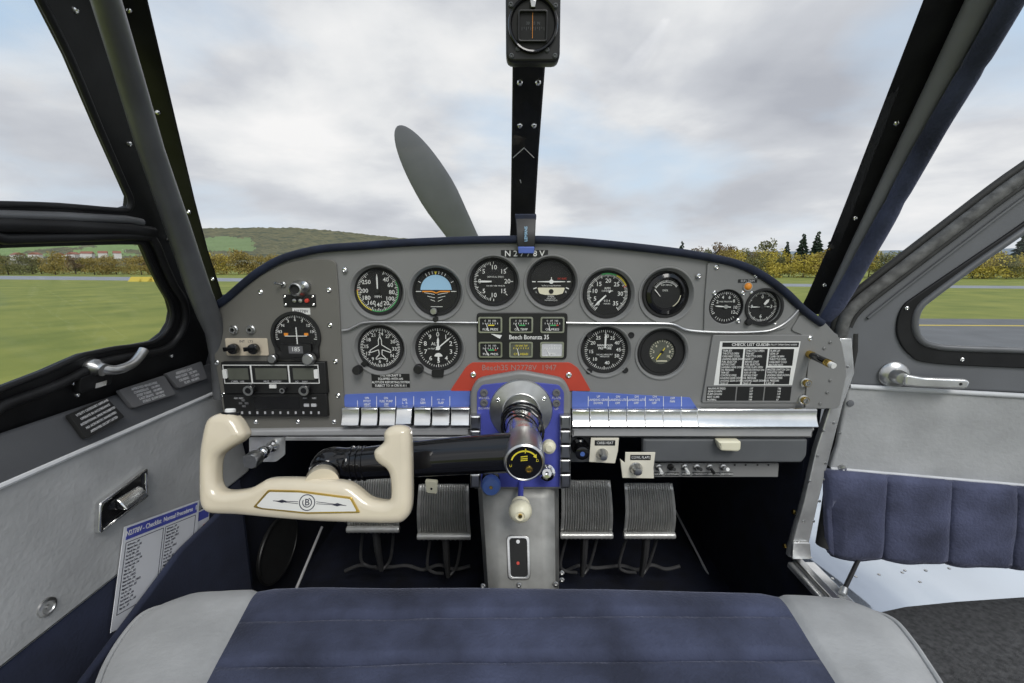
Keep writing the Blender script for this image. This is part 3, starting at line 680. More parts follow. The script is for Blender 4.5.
for i in range(7):
    g = proot('rocker_switch', 'chrome piano key switch in the left row, '+where[i], 'switch', (kx[i]+kx[i+1])/2, 417, 'left row of chrome piano key switches')
    key_mesh(kx[i], kx[i+1], i == 3).build('key_cap', g, True, bevel=.0009)
    c = puz((kx[i]+kx[i+1])/2, 427.8, .015); mb('matte_black', PANEL.M()).box(puz(kx[i]+1, 420, .018)[0], puz(kx[i+1]-1, 420, .018)[0], c[1]+.002, c[1]+.028, .0005, .0042).build('base', g, True)
kx = [572, 590, 609, 627, 645.5, 663.5, 681.5, 698]
where = ['nearest the column', 'second from the column', 'third from the column', 'middle one', 'third from the long chrome bar', 'second from the long chrome bar', 'next to the long chrome bar']
for i in range(7):
    g = proot('rocker_switch', 'chrome piano key switch in the right row, '+where[i], 'switch', (kx[i]+kx[i+1])/2, 417, 'right row of chrome piano key switches')
    key_mesh(kx[i], kx[i+1], False, 409.5, 428).build('key_cap', g, True, bevel=.0009)
    c = puz((kx[i]+kx[i+1])/2, 428.8, .015); mb('matte_black', PANEL.M()).box(puz(kx[i]+1, 420, .018)[0], puz(kx[i+1]-1, 420, .018)[0], c[1]+.002, c[1]+.028, .0005, .0042).build('base', g, True)
g = proot('chrome_bar', 'long plain chrome bar right of the switch row', 'trim bar', 757, 418)
key_mesh(698, 818, False, 408.5, 428.5).build('bar', g, True, bevel=.0012)
# rail under switches
g = proot('lower_rail', 'grey lip rail running under the switches and radios', 'rail', 520, 432)
for pts in ([(226, 431), (470, 427.5), (470, 436.5), (240, 436.5)], [(572, 428.5), (815, 428.5), (812, 438), (572, 437.5)]):
    pfill(pts, -.004, .014, 'card_grey', .003, .001).build('lip', g, True)
pfill([(285, 437), (469, 437), (469, 441), (285, 441)], .004, .012, 'aluminium', .001, .0003).build('chrome_strip', g, True)
# left knob plate
g = proot('primer_knob', 'chrome primer knob on a grey plate below the radios', 'knob', 267, 448)
pfill([(249, 437), (285, 437), (285, 455), (276, 462), (258, 462), (249, 455)], -.002, .001, 'aluminium', .0005, .004).build('plate', g, True)
M = PANEL.M() @ align((pu(274, 445)[0], pu(274, 445)[1], 0), (-.06, -.0, 1)) @ Matrix.Scale(.95, 4)
mb('chrome', M).lathe([(.011, .0), (.010, .008), (.006, .010), (.006, .024), (.010, .027), (.011, .034), (.009, .038), (.007, .039), (.007, .048)], 22).build('stem', g, True)
b = mb('steel', M); b.lathe([(.012, .048), (.0135, .051), (.0135, .064), (.012, .067), (0, .067)], 26)
for k in range(-4, 5): b.box(-.010, .010, k*.0025-.0005, k*.0025+.0005, .067, .0678)
b.build('knurled_cap', g, True)
# panels under right side
g = proot('glove_tray', 'long grey tray front under the right chrome bar', 'tray', 720, 451)
pfill([(643, 439), (808, 439), (807, 456), (802, 463), (643, 462.5)], -.004, .010, 'dark_grey', .004, .004).build('front', g, True)
pfill([(718, 441.5), (741.5, 441.5), (741, 450), (738, 452), (721, 451)], .010, .026, 'cream_knob', .003, .003).build('pull', g, True)
g = proot('toggle_strip', 'grey strip panel with small toggles and black labels under the tray', 'switch panel', 709, 470)
pfill([(640, 463.5), (779, 463.5), (778, 477), (640, 477)], -.012, -.008, 'panel_grey', .0006, .001).build('plate', g, True)
for i, x in enumerate((659, 671, 685, 697, 710, 723.5)):
    c = puz(x, 467.5, -.005); M = PANEL.M() @ Matrix.Translation((c[0], c[1], -.008))
    sw = mb('matte_black' if i == 1 else 'steel', M).lathe([(3.4*SP, 0), (3.4*SP, .003), (2.2*SP, .004), (2*SP, .008), (0, .008)], 14).build('toggle_nut', g, True)
    mb(['white', 'black', 'white', 'black', 'black', 'white'][i], M).tube([(0, 0, .006), (0, (.004 if i % 2 else -.003), .018)], [.0022, .0032], 10).build('toggle_lever', sw, True)
for x, t, w in ((657, 'NAV', 11), (672, 'COM/NAV', 15), (686, 'WDW', 9), (706, 'ATTENTION TO RETRACTION', 30), (727, 'RECORD', 12)):
    c = puz(x, 474, -.008); b = mb('black', PANEL.M()); b.box(c[0]-w/2*SP, c[0]+w/2*SP, c[1]-1.9*SP, c[1]+1.9*SP, -.008, -.0074); b.m('white').text(t, 3.2*SP if w < 20 else 2.2*SP, c[0], c[1], -.0073); b.build('label', g, True)
for x in (737, 748, 760, 771): mb('matte_black', PANEL.M()).disc(*pu(x, 467), 1.1*SP, -.008, -.0076, 10).build('hole', g, True)
for (x, y, t, pts, kr, lab) in ((604, 457, 'CARB HEAT', [(591, 438), (619, 438), (618, 451), (615, 463.5), (589, 462)], 6, 'cream tag plate lettered CARB HEAT with round pull knob'),
                                 (638, 471.5, 'COWL FLAPS', [(625.5, 452.5), (655.5, 452.5), (653.5, 468), (654, 478.5), (622.5, 478), (620, 459), (625, 463)], 6.6, 'cream tag plate lettered COWL FLAPS, lower of two tags')):
    g = proot('control_tag', lab, 'control tag', x, y-5)
    pfill(pts, .010, .0125, 'tag_cream', .0006, .0008).build('plate', g, True)
    cx = puz((pts[0][0]+pts[1][0])/2, pts[0][1]+5, .013); b = mb('black', PANEL.M()); b.box(cx[0]-10.5*SP, cx[0]+10.5*SP, cx[1]-2.8*SP, cx[1]+2.8*SP, .0125, .0131); b.m('white').text(t, 4*SP, cx[0], cx[1], .0132, sx=.8); b.build('label', g, True)
    c = puz(x-1, y-1.5, .02); M = PANEL.M() @ Matrix.Translation((c[0], c[1], .0125))
    mb('steel', M).lathe([(kr*SP, 0), (kr*SP, .003), (kr*.85*SP, .005), (kr*.8*SP, .010), (kr*.55*SP, .016), (0, .017)], 22).build('knob', g, True)
g = proot('cable_knob', 'black knob with pale centre beside the CARB HEAT tag', 'knob', 580, 452)
c = puz(581, 450, .01); M = PANEL.M() @ Matrix.Translation((c[0], c[1], -.01))
pfill([(571, 438), (590, 438), (590, 462), (571, 462)], -.012, -.008, 'dark_grey', .0005, .001).build('plate', g, True)
mb('gloss_black', M).lathe([(9*SP, 0), (9*SP, .006), (6*SP, .009), (5*SP, .020), (7*SP, .023), (7*SP, .034), (4*SP, .036), (0, .035)], 22).build('knob', g, True)
mb('blue_knob', M).disc(0, 0, 2.4*SP, .035, .0366, 12).build('center_cap', g, True)

# ================================================================ PEDESTAL
g = thing('center_pedestal', 'grey metal pedestal with black slot below the control column', 'pedestal', at(520, 588, .64))
def yz(px, py, Y): return at(px, py, Y)
rows = []
tp = (at(474, 485, .69), at(562, 485, .69)); bt = (at(482, 604, .60), at(563, 604, .60))
b = mb('pedestal_metal')
for k in range(9):
    t = k/8; L = tp[0].lerp(bt[0], t); Rr = tp[1].lerp(bt[1], t); row = []
    cxm = (L+Rr)/2; hw = (Rr.x-L.x)/2
    for j in range(13):
        a = j/12*2-1; e = abs(a); yy = 0 if e < .72 else ((e-.72)/.28)**2*.05
        xx = a*hw if e < .9 else math.copysign(hw*(.9+(e-.9)*.9), a)
        row.append(Vector((cxm.x+xx, cxm.y+yy, L.z)))
    row = [Vector((row[0].x, row[0].y+.22, L.z))]+row+[Vector((row[-1].x, row[-1].y+.22, L.z))]
    rows.append(row)
rows = rows+[[Vector((p.x, p.y, H-.78)) for p in rows[-1]]]
b.grid(rows); b.build('shell', g, True, solid=.003)
PED = Plane(bt[0].lerp(bt[1], .5)+Vector((0, -.001, 0)), (1, 0, 0), Vector((0, tp[0].y-bt[0].y, tp[0].z-bt[0].z)))
sl = [(508.5, 541), (512, 537.5), (525, 537.5), (528, 541), (528.5, 574), (525.5, 577.5), (512.5, 577.5), (509.5, 574)]
mb('steel', PED.M()).fill([rnd([PED.uv(*p) for p in ((506.5, 535.5), (529.5, 535.5), (530.5, 579.5), (508, 579.5))], .008), rnd([PED.uv(*p) for p in ((509.5, 538.5), (526.5, 538.5), (527.5, 576.5), (511, 576.5))], .005)], 0, .003, .001, 2).build('slot_rim', g, True)
mb('matte_black', PED.M()).fill([rnd([PED.uv(*p) for p in ((509, 538), (527, 538), (528, 577), (510.5, 577))], .005)], 0, .0012).build('slot', g, True)
mb('steel', PED.M()).disc(*PED.uv(518, 541.5), .003, .0012, .003, 12).build('slot_screw', g, True)
mb('red', PED.M()).disc(*PED.uv(518, 563), .0025, .0012, .0022, 12).build('indicator', g, True)
for x, y in ((483, 586), (519, 585), (556, 584), (562, 573), (562, 580)):
    c = PED.uv(x, y); screw(g, 0, 0, 0, .0042, 'steel', PED.M() @ Matrix.Translation((c[0], c[1], 0))).build('screw', g, True)

def rod_knob(name, label, cat, base, tip, rr, prof, m, rm='chrome'):
    g = thing(name, label, cat, base)
    mb(rm).tube([base, tip], rr, 12).build('rod', g, True)
    mb(m, align(tip, tip-base)).lathe(prof, 24).build('knob', g, True); return g
# white bulb knob
g = rod_knob('throttle_knob', 'white bulb shaped knob on a chrome stem below the column', 'knob', at(521, 480, .69), at(520.5, 503, .615), .0045,
    [(.006, -.004), (.012, .0), (.0145, .005), (.012, .010), (.0135, .013), (.0175, .019), (.0175, .026), (.013, .034), (.007, .037), (.006, .035), (0, .035)], 'cream_knob', 'violet_plate')
tip = at(520.5, 503, .615); base = at(521, 480, .69)
mb('gold', align(tip, tip-base)).disc(0, 0, .003, .035, .038, 12).build('tip_screw', g, True)
g = rod_knob('mixture_knob', 'blue round knob left below the column', 'knob', at(491, 474, .69), at(491, 483, .650), .008,
    [(.008, -.004), (.0145, .0), (.0155, .004), (.0155, .014), (.013, .018), (.003, .019), (.0025, .017), (0, .017)], 'blue_knob', 'gloss_black')
tip = at(491, 483, .650); mb('gold', align(tip, tip-at(491, 474, .69))).disc(0, 0, .0028, .017, .0196, 10).build('cap_screw', g, True)
mb('gloss_black', align(at(491, 476, .688), (0, -1, 0))).lathe([(.016, 0), (.015, .008), (.010, .012), (.009, .02)], 22).build('collar', g, True)
rod_knob('cream_lever', 'small cream thumb knob right of the column end', 'knob', at(549, 440, .688), at(549, 445, .66), .004,
    [(.006, -.002), (.0105, .002), (.0115, .008), (.010, .016), (.005, .02), (0, .02)], 'cream_knob')
rod_knob('vernier_knob', 'chrome round knob in black collar right below the column', 'knob', at(547, 470, .688), at(547, 472, .668), .010,
    [(.010, -.003), (.0135, .0), (.0135, .008), (.010, .010), (.0075, .014), (.003, .0145), (0, .012)], 'chrome', 'black')
g = thing('cream_clip', 'small cream tab with a hole hanging left of the pedestal', 'tab', at(432, 486, .70))
M = PANEL.M()
mb('cream_knob', M).fill([rnd([pu(425.5, 479), (pu(438, 480)), pu(437.5, 492.5), pu(427, 491)], .003)], -.002, .006, .001, 1).build('tab', g, True)
mb('matte_black', M).disc(*pu(432, 487), .002, .006, .0066, 10).build('hole', g, True)

# ================================================================ CONTROL COLUMN AND YOKE
cy = thing('control_column', 'thick chrome control column end with black round face and yellow arrow', 'control column', at(521, 410, YP))
zc = at(521, 411, YP); yf = .525
fc = at(524.5, 463.5, yf); ax = (fc-zc).normalized()
L = (fc-zc).length
M = align(zc, ax)
mb('chrome', M).lathe([(.0265, -.01), (.0265, .055), (.0245, .058), (.0245, .10), (.027, .102), (.027, .13)], 40).build('tube', cy, True)
mb('steel', M).lathe([(.0270, .118), (.0275, .12), (.0275, L-.01), (.0268, L-.002), (.0245, L), (.0235, L-.001)], 40).build('end_sleeve', cy, True)
mb('gloss_black', M).lathe([(.0236, L-.004), (.0236, L-.001), (0, L-.001)], 36).build('end_face', cy, True)
FP = Plane(zc+ax*(L-.0008), (1, 0, 0), Vector((0, 0, 1)))
FP.n = ax; FP.u = Vector((1, 0, 0)); FP.u = (FP.u-ax*FP.u.dot(ax)).normalized(); FP.v = FP.n.cross(FP.u)
b = mb('yellow', FP.M()); b.ring(0, 0, .0165, .0185, 0, .0004, -75, 50, 60)
p = pol(.0175, 52); b.poly([pol(.0205, 50), pol(.0145, 50), pol(.0175, 66)], 0, .0004); b.bar(pol(.0145, 4), pol(.0205, 4), .0014, 0, .0004)
for k, dy in enumerate((.006, .009, .0035)): b.bar((-.005, dy), (.004, dy+.0012), .0011, 0, .0004)
b.text('U', .005, -.0195*.93, -.004, 0); b.text('D', .005, .017, .0035, 0); b.build('arrow_marking', cy, True)
mb('gold', FP.M()).lathe([(.0052, 0), (.0048, .0016), (.003, .002), (.0025, .001), (0, .001)], 20, Matrix.Translation((.006, -.009, 0))).build('face_screw', cy, True)
mb('red', M).box(-.014, -.004, .0, .0285, .14, .165).build('side_mark', cy, True) if False else None
# cable loops round the column
for k in range(3):
    pts = []
    for i in range(24):
        a = 2*PI*i/24; pts.append(M @ Vector((.0315*math.cos(a), .0315*math.sin(a)+.002, .035+.02*k+.012*math.sin(a+k))))
    mb('gloss_black').tube(pts, .0022, 8, True).build('cable_loop', cy, True)
# throw-over arm with yoke
yk = thing('control_yoke', 'cream two horned control yoke with emblem badge on a glossy black arm', 'control yoke', at(310, 500, .53))
arm = [at(323, 475, .530), at(323.5, 473, .545), at(330, 464, .56), at(345, 463, .572), at(365, 463, .575), at(400, 460, .574), at(450, 456, .571), at(500, 453, .568), at(525, 452, .567)]
rad = [.016, .020, .0225, .0215, .0228, .0245, .0262, .0275, .0275]
w = crom(arm, 6, False); rr = []
for i in range(len(arm)-1):
    for k in range(6): rr.append(rad[i]+(rad[i+1]-rad[i])*k/6)
rr.append(rad[-1])
mb('gloss_black').tube(w, rr, 28, up=(0, 0, 1)).build('throw_over_arm', yk, True)
for x in (354, 359.5, 365):
    p = at(x, 463.2, .575); q = at(x+10, 462.4, .5755)
    mb('gloss_black', align(p, q-p)).lathe([(.0225, -.002), (.0245, -.001), (.0245, .001), (.0225, .002)], 28).build('arm_ring', yk, True)
YK = Plane(at(306, 478, .505), (1, 0, -.0), (0, .28, 1))
YB = Plane(YK.o+YK.n*.0085, (1, 0, 0), (0, .28, 1))
# tilt of the wheel a touch
out = [(207.6, 420), (203, 437), (200.5, 455), (200, 480), (200.5, 499), (204, 509), (213, 513.5), (237, 514.5), (270, 517.5), (307, 520.6), (350, 522.5), (394, 523.5), (406, 519), (411, 509), (412, 492.5), (411.7, 460), (410.5, 434), (407, 427), (397, 425), (388.5, 427.5), (384, 433), (384, 441), (380, 445.5), (374.2, 451), (375, 459), (380, 464.5), (386.5, 469), (389.8, 476), (391, 490), (390, 499), (383, 501), (370, 498), (361, 491), (352, 484.5), (340, 481), (307, 478.6), (272, 478.4), (262, 482), (251, 488), (235, 491.2), (222, 490.5), (217, 483), (216.5, 468), (219.5, 456), (230, 448), (241, 441.5), (246, 434.5), (243, 427), (238, 419), (230, 413.5), (218, 413.5)]
yp = [YK.uv(*p) for p in out]
yp = [(p.x, p.y) for p in crom([Vector((a, b_, 0)) for a, b_ in yp], 3)]
mb('cream', YK.M()).fill([yp], -.0205, .0085, .0112, 7).build('handle', yk, True, ang=70)
# cream boss behind
mb('cream', align(at(322, 484, .51), at(323, 474, .545)-at(322, 484, .51))).lathe([(0, -.004), (.021, -.004), (.021, .014), (.018, .020), (0, .020)], 28).build('boss', yk, True)
bd = [(253.5, 506.8), (268.5, 489.6), (300, 490.3), (352, 497), (360.5, 512.6), (307, 513.6), (262, 509)]
ip = [(257.5, 505.5), (270, 491.6), (300, 492.3), (350.5, 498.8), (357, 510.8), (307, 511.6), (263, 507.4)]
mb('gold', YB.M()).fill([rnd([YB.uv(*p) for p in bd], .002)], -.003, .0015, .0006, 1).build('badge_frame', yk, True)
mb('badge', YB.M()).fill([rnd([YB.uv(*p) for p in ip], .002)], .0015, .0022).build('badge', yk, True)
b = mb('ink', YB.M()); c = YB.uv(308, 502); sy = cdepth(YB.hit(308, 502))/F
b.ring(c[0], c[1], 7.2*sy, 8*sy, .0022, .0026); b.ring(c[0], c[1], 4*sy, 4.8*sy, .0022, .0026, 20, 300)
b.text('B', 9*sy, c[0], c[1], .0023, bold=.0001)
for sg, x0, x1, y0 in ((-1, 274, 299, 500.5), (1, 317, 347, 504)):
    a = YB.uv(x0, y0-.3 if sg < 0 else 502.2); q = YB.uv(x1, 502.2 if sg < 0 else 505)
    for dy in (-.0012, .0012): b.bar((a[0], a[1]+(0 if sg < 0 else dy)), (q[0], q[1]+(dy if sg < 0 else 0)), .5*sy, .0022, .0025)
    t = YB.uv(283 if sg < 0 else 338, 500.9 if sg < 0 else 504.3); b.poly([(t[0]-.007, t[1]), (t[0], t[1]+.0022), (t[0]+.007, t[1]), (t[0], t[1]-.0018)], .0022, .0025)
b.build('emblem', yk, True)
tp_ = YK.uv(226, 416); M = YK.M() @ Matrix.Translation((tp_[0], tp_[1], -.008)) @ Matrix.Rotation(-PI/2, 4, 'X')
mb('gloss_black', M).lathe([(.0115, -.004), (.0112, .003), (.009, .0045), (0, .0045)], 26).build('button_collar', yk, True)
mb('white', M).lathe([(.0062, .004), (.0062, .0075), (.005, .009), (0, .0093)], 22).build('push_button', yk, True)

# ================================================================ PEDALS
def pedal(x0, x1, y0, y1, label, first):
    Yt, Yb = .83, .86
    g = thing('rudder_pedal', label, 'pedal', at((x0+x1)/2, y1, Yb), (0, 0, 0), 'ribbed rudder and brake pedals')
    A = at(x0, y0, Yt); B = at(x1, y0, Yt); C_ = at(x1+2, y1, Yb); D = at(x0-1, y1, Yb)
    rows = []; n = 84
    for i in range(9):
        t = i/8; row = []
        bow = -.014*math.sin(PI*t)
        for j in range(n+1):
            u = j/n; p = A.lerp(B, u).lerp(D.lerp(C_, u), t); rib = .0022*abs(math.sin(j*PI/4)) if 3 < j < n-3 else 0
            row.append(p+Vector((0, bow+rib, 0)))
        rows.append(row)
    mb('pedal_metal').grid(rows).build('tread', g, True, solid=.003, ang=80)
    pts = [D.lerp(C_, k/24)+Vector((0, -.006, -.004)) for k in range(25)]
    mb('pedal_metal').tube(pts, [.0075+(.0006 if k % 2 else -.0004) for k in range(25)], 14).build('lower_roll', g, True)
    m1 = D.lerp(C_, .5)+Vector((0, .01, -.01))
    mb('rod_black').tube([m1, m1+Vector((.0, .005, -.06)), m1+Vector((0, .02, -.12))], [.012, .011, .008], 10, flat=.7).build('arm', g, True)
    w = [m1+Vector((-.035, .02, -.01)), m1+Vector((-.05, .03, -.10)), m1+Vector((-.035, .03, -.12)), m1+Vector((-.012, .02, -.115))]
    mb('rod_black').tube(crom(w, 5, False), .0035, 8).build('hanger_rod', g, True)
    w = [m1+Vector((.035, .02, -.01)), m1+Vector((.02, .03, -.10)), m1+Vector((.0, .02, -.125))]
    mb('rod_black').tube(crom(w, 5, False), .0035, 8).build('hanger_rod', g, True)
    return g
pedal(349, 398, 476, 526, 'ribbed metal pedal behind the cream yoke handle', 0)
pedal(419, 469, 484, 533, 'ribbed metal pedal just left of the pedestal', 0)
pedal(561, 610, 480, 532, 'ribbed metal pedal just right of the pedestal', 0)
pedal(624, 672, 483, 532, 'ribbed metal pedal at the far right', 0)
g = thing('pedal_linkage', 'bent dark steel cross rod joining the pedals below', 'rod', at(512, 575, .93))
for xs in ((345, 470), (566, 680)):
    w = []
    for k in range(9):
        x = xs[0]+(xs[1]-xs[0])*k/8; w.append(at(x, 571-6*abs(math.sin(k*1.3)), .93))
    mb('rod_black').tube(crom(w, 5, False), .0042, 8).build('cross_rod', g, True)
# footwell trim strips
for i, (a, b_) in enumerate((((322, 527), (297, 587)), ((675, 510), (716, 590)))):
    g = thing('carpet_strip', ['thin bright metal strip on the left footwell floor', 'thin bright metal strip on the right footwell floor'][i], 'trim strip', atX(*b_, -.50 if i == 0 else .50))
    s_ = -.50 if i == 0 else .50
    p = atX(*a, s_); q = atX(*b_, s_)
    mb('print_grey').tube([p, q, q+(q-p)*.3], .0032, 8).build('strip', g, True)

# ================================================================ SEAT
ZS = -.45
seat = thing('bench_seat', 'wide blue velvet bench seat cushion with light grey ends', 'seat', (0, .25, H+ZS-.14))
fr = [(92, 700), (96, 683), (104, 662), (120, 634), (142, 610), (165, 598), (200, 591), (262, 587.5), (350, 586.5), (520, 587), (680, 589.5), (780, 592.5), (838, 596.5), (868, 604), (890, 616), (908, 636), (925, 660), (940, 683), (948, 705)]
P = [atZ(x+(4 if x > 860 else 0), y-3, ZS) for x, y in fr]
ol = [Vector((P[0].x-.01, -.12, 0))]+[Vector((p.x, p.y, 0)) for p in crom(P, 4, False)]+[Vector((P[-1].x+.01, -.12, 0))]
def xedge(y, side):
    best = None
    for a, b_ in zip(ol, ol[1:]):
        if (a.y-y)*(b_.y-y) <= 0 and abs(a.y-b_.y) > 1e-6:
            x = a.x+(b_.x-a.x)*(y-a.y)/(b_.y-a.y)
            if best is None or (x < best if side < 0 else x > best): best = x
    return best
def yfront(x):
    best = -9
    for a, b_ in zip(ol, ol[1:]):
        if (a.x-x)*(b_.x-x) <= 0 and abs(a.x-b_.x) > 1e-6:
            best = max(best, a.y+(b_.y-a.y)*(x-a.x)/(b_.x-a.x))
    return best
bl0, bl1 = atZ(255, 587, ZS), atZ(204, 683, ZS); br0, br1 = atZ(782, 593, ZS), atZ(838, 683, ZS)
def lerpx(a, b_, y): return a.x+(b_.x-a.x)*(y-a.y)/(b_.y-a.y)
XL, XR = ol[0].x, ol[-1].x
def seat_part(k0, k1, m, name):
    """columns from k0 to k1 (0..1 across the seat) of a padded cushion"""
    b = mb(m); rows = []
    ys = None
    cols = 30; rws = 150
    for i in range(rws+1):
        v = i/rws; row = []
        for j in range(cols+1):
            # across: piecewise map so the colour seams follow straight welts
            t = j/cols
            xb0 = XL if k0 == 0 else (lerpx(bl0, bl1, -.12) if k0 == 1 else lerpx(br0, br1, -.12))
            xb1 = lerpx(bl0, bl1, -.12) if k1 == 1 else (lerpx(br0, br1, -.12) if k1 == 2 else XR)
            xf0 = ol_front_l.x if k0 == 0 else (bl0.x if k0 == 1 else br0.x)
            xf1 = bl0.x if k1 == 1 else (br0.x if k1 == 2 else ol_front_r.x)
            xf = xf0+(xf1-xf0)*t; yf_ = yfront(xf) if 0 < t < 1 or k0 or k1 != 3 else yfront(xf)
            xb = xb0+(xb1-xb0)*t
            y = -.12+(yf_+.12)*(1-(1-v)**1.0); x = xb+(xf-xb)*v
            if k0 == 0:   # left end bulges to the traced outline
                xe = xedge(min(y, P[5].y-.002), -1); 
                if xe is not None: x = x+(xe-(xb0+(xf0-xb0)*v))*(1-t)**1.0
            if k1 == 3:
                xe = xedge(min(y, P[13].y-.002), 1)
                if xe is not None: x = x+(xe-(xb1+(xf1-xb1)*v))*t
            row.append([x, y])
        rows.append(row)
    out = []
    for i, row in enumerate(rows):
        r2 = []
        for j, (x, y) in enumerate(row):
            ef = (rows[-1][j][1]-y)
            drop = .007*max(0, 1-ef/.03)**2
            el = 1.
            if k0 == 0: drop += .012*max(0, 1-(x-row[0][0])/.04)**2
            if k1 == 3: drop += .012*max(0, 1-(row[-1][0]-x)/.04)**2
            # cross welts
            for yw, dp in ((.478, .008), (.415, .012), (.30, .01), (.17, .01)):
                if k0 == 1: drop += dp*min(1, (x-row[0][0])/.03, (row[-1][0]-x)/.03)*math.exp(-((y-yw-.012*math.sin(x*2.2+1))/.0045)**2)
            seam = 0
            if k0 == 1: seam = max(seam, math.exp(-((x-row[0][0])/.005)**2), math.exp(-((x-row[-1][0])/.005)**2))
            if k0 != 1:
                xx = row[-1][0] if k0 == 0 else row[0][0]; seam = math.exp(-((x-xx)/.005)**2)
            drop += .004*seam
            wr = .0016*noise.noise(Vector((x*9, y*9, 2)))+.0008*noise.noise(Vector((x*30, y*22, 5)))
            r2.append(Vector((x, y, H+ZS-drop+wr)))
        out.append(r2)
    # front face down
    for dz, dy in ((-.03, .006), (-.07, .010), (-.115, .002), (-.13, -.02)):
        out.append([Vector((p.x, p.y+dy, p.z+dz)) for p in out[rws]])
    b.grid(out)
    if k0 == 0 or k1 == 3:
        e = 0 if k0 == 0 else -1; sg = -1 if k0 == 0 else 1
        col = [r[e] for r in out[:rws+1]]
        b.grid([[Vector((p.x+sg*dx, p.y, p.z+dz)) for p in col] for dx, dz in ((0, 0), (.006, -.03), (.008, -.07), (.0, -.12))])
    o = b.build(name, seat, True, ang=60)
    return out
ol_front_l = Vector((P[5].x, P[5].y, 0)); ol_front_r = Vector((P[13].x, P[13].y, 0))
mb('navy_carpet').box(-.40, .40, -.1, .45, H-.78, H+ZS-.12).build('base_box', seat, True, bevel=.01)
gl = seat_part(0, 1, 'suede_grey', 'side_cover')
gc = seat_part(1, 2, 'blue_velvet', 'center_cover')
gr = seat_part(2, 3, 'suede_grey', 'side_cover')
mb('suede_grey').tube([p[0]+Vector((-.001, 0, .001)) for p in gl[:151]], .0032, 8).build('piping', seat, True)
mb('suede_grey').tube([p[-1]+Vector((.001, 0, .001)) for p in gr[:151]], .0032, 8).build('piping', seat, True)
# ================================================================ CABIN SHELL
ZF = -.78
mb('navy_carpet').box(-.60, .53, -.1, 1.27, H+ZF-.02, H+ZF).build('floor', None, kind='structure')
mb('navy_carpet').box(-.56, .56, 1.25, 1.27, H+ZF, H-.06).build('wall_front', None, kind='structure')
# left wall
wl = thing('wall_left', kind='structure', loc=(-.56, .3, H-.4))
def wl_top(y): return -.226
pl = [(-.1, -.415), (-.1, -.228), (.752, -.228), (.79, -.30), (.81, -.415)]
mb('suede_grey', LWALL.M()).fill([rnd(pl, [.001, .001, .02, .02, .01])], -.02, .0, .004, 2).build('upper_upholstery', wl, True)
mb('piping', LWALL.M()).tube([(-.1, -.228, .0), (.74, -.228, .0)], .0035, 8).build('piping', wl, True)
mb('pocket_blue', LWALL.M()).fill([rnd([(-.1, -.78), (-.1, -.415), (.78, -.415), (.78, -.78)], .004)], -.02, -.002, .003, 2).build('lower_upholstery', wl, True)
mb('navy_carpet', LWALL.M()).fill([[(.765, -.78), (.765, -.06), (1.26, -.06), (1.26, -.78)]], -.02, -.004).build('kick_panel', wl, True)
# sill
b = mb('sill_grey', LSILL.M()); w = .0535
b.grid([[(y, -.004+w*t, .003*math.sin(PI*t)-.004*(1 if t in (0,) else 0)) for t in (0, .05, .3, .6, .9, 1)] for y in (-.15, .1, .3, .5, .62, .75, .80)])
b.build('sill_trim', wl, True, solid=.01)
# pocket with checklists
pk = [(-.1, -.52), (.42, -.50), (.60, -.44), (.75, -.43), (.75, -.72), (-.1, -.72)]
mb('pocket_blue', LWALL.M()).fill([rnd(pk, .01)], .006, .016, .004, 2).build('map_pocket', wl, True)

pv = thing('speaker_grille', 'dark oval speaker grille low in the left footwell', 'speaker', atX(275, 548, -.524))
Q = Plane((-.524, 0, H), (0, 1, 0), (0, 0, 1)); c = Q.uv(277, 548); e = Q.uv(277, 520)
el = [(c[0]+.078*math.cos(a*PI/20), c[1]+.066*math.sin(a*PI/20)) for a in range(40)]
mb('matte_black', Q.M()).fill([el], -.002, .006, .003, 2).build('grille', pv, True)
mb('black', Q.M()).tube([(x, y, .005) for x, y in el], .003, 8, True).build('rim', pv, True)

# left window surround
Wp = LWIN
outer = [(-60, 480), (0, 450), (120, 402), (205, 368), (222, 345), (214, 308), (200, 265), (186, 215), (162, 150), (138, 80), (112, 5), (98, -50), (-60, -50)]
h1 = [(-50, -30), (27, -30), (45, 4), (72, 58), (102, 130), (126, 185), (132, 199), (131, 208), (122, 211), (60, 206.5), (0, 205), (-50, 203.5)]
h2 = [(-50, 249), (0, 245.5), (70, 243.5), (136, 242.5), (145, 247), (153, 266), (163, 287), (171, 301), (174, 313), (172, 324), (166, 334), (155, 342.5), (135, 346.5), (116, 349), (95, 353.5), (84, 356), (67, 363.5), (46, 373), (0, 391), (-50, 412)]
def wuv(l): return [Wp.uv(*p) for p in l]
ws = thing('window_1', kind='structure', loc=Wp.hit(60, 180)); 
mb('frame_black', Wp.M()).fill([wuv(outer), wuv(h1), wuv(h2)], -.012, .0, .003, 2).build('window_surround', ws, True)
for hh, nm in ((h1, 'upper_seal'), (h2, 'lower_seal')):
    w = [Wp.w(*Wp.uv(*p), -.002) for p in hh]
    mb('frame_black').tube(crom(w, 3), .0035, 10, True).build(nm, ws, True)
    mb('pane', Wp.M()).fill([wuv(hh)], -.010, -.008).build('glass_pane', ws, True)
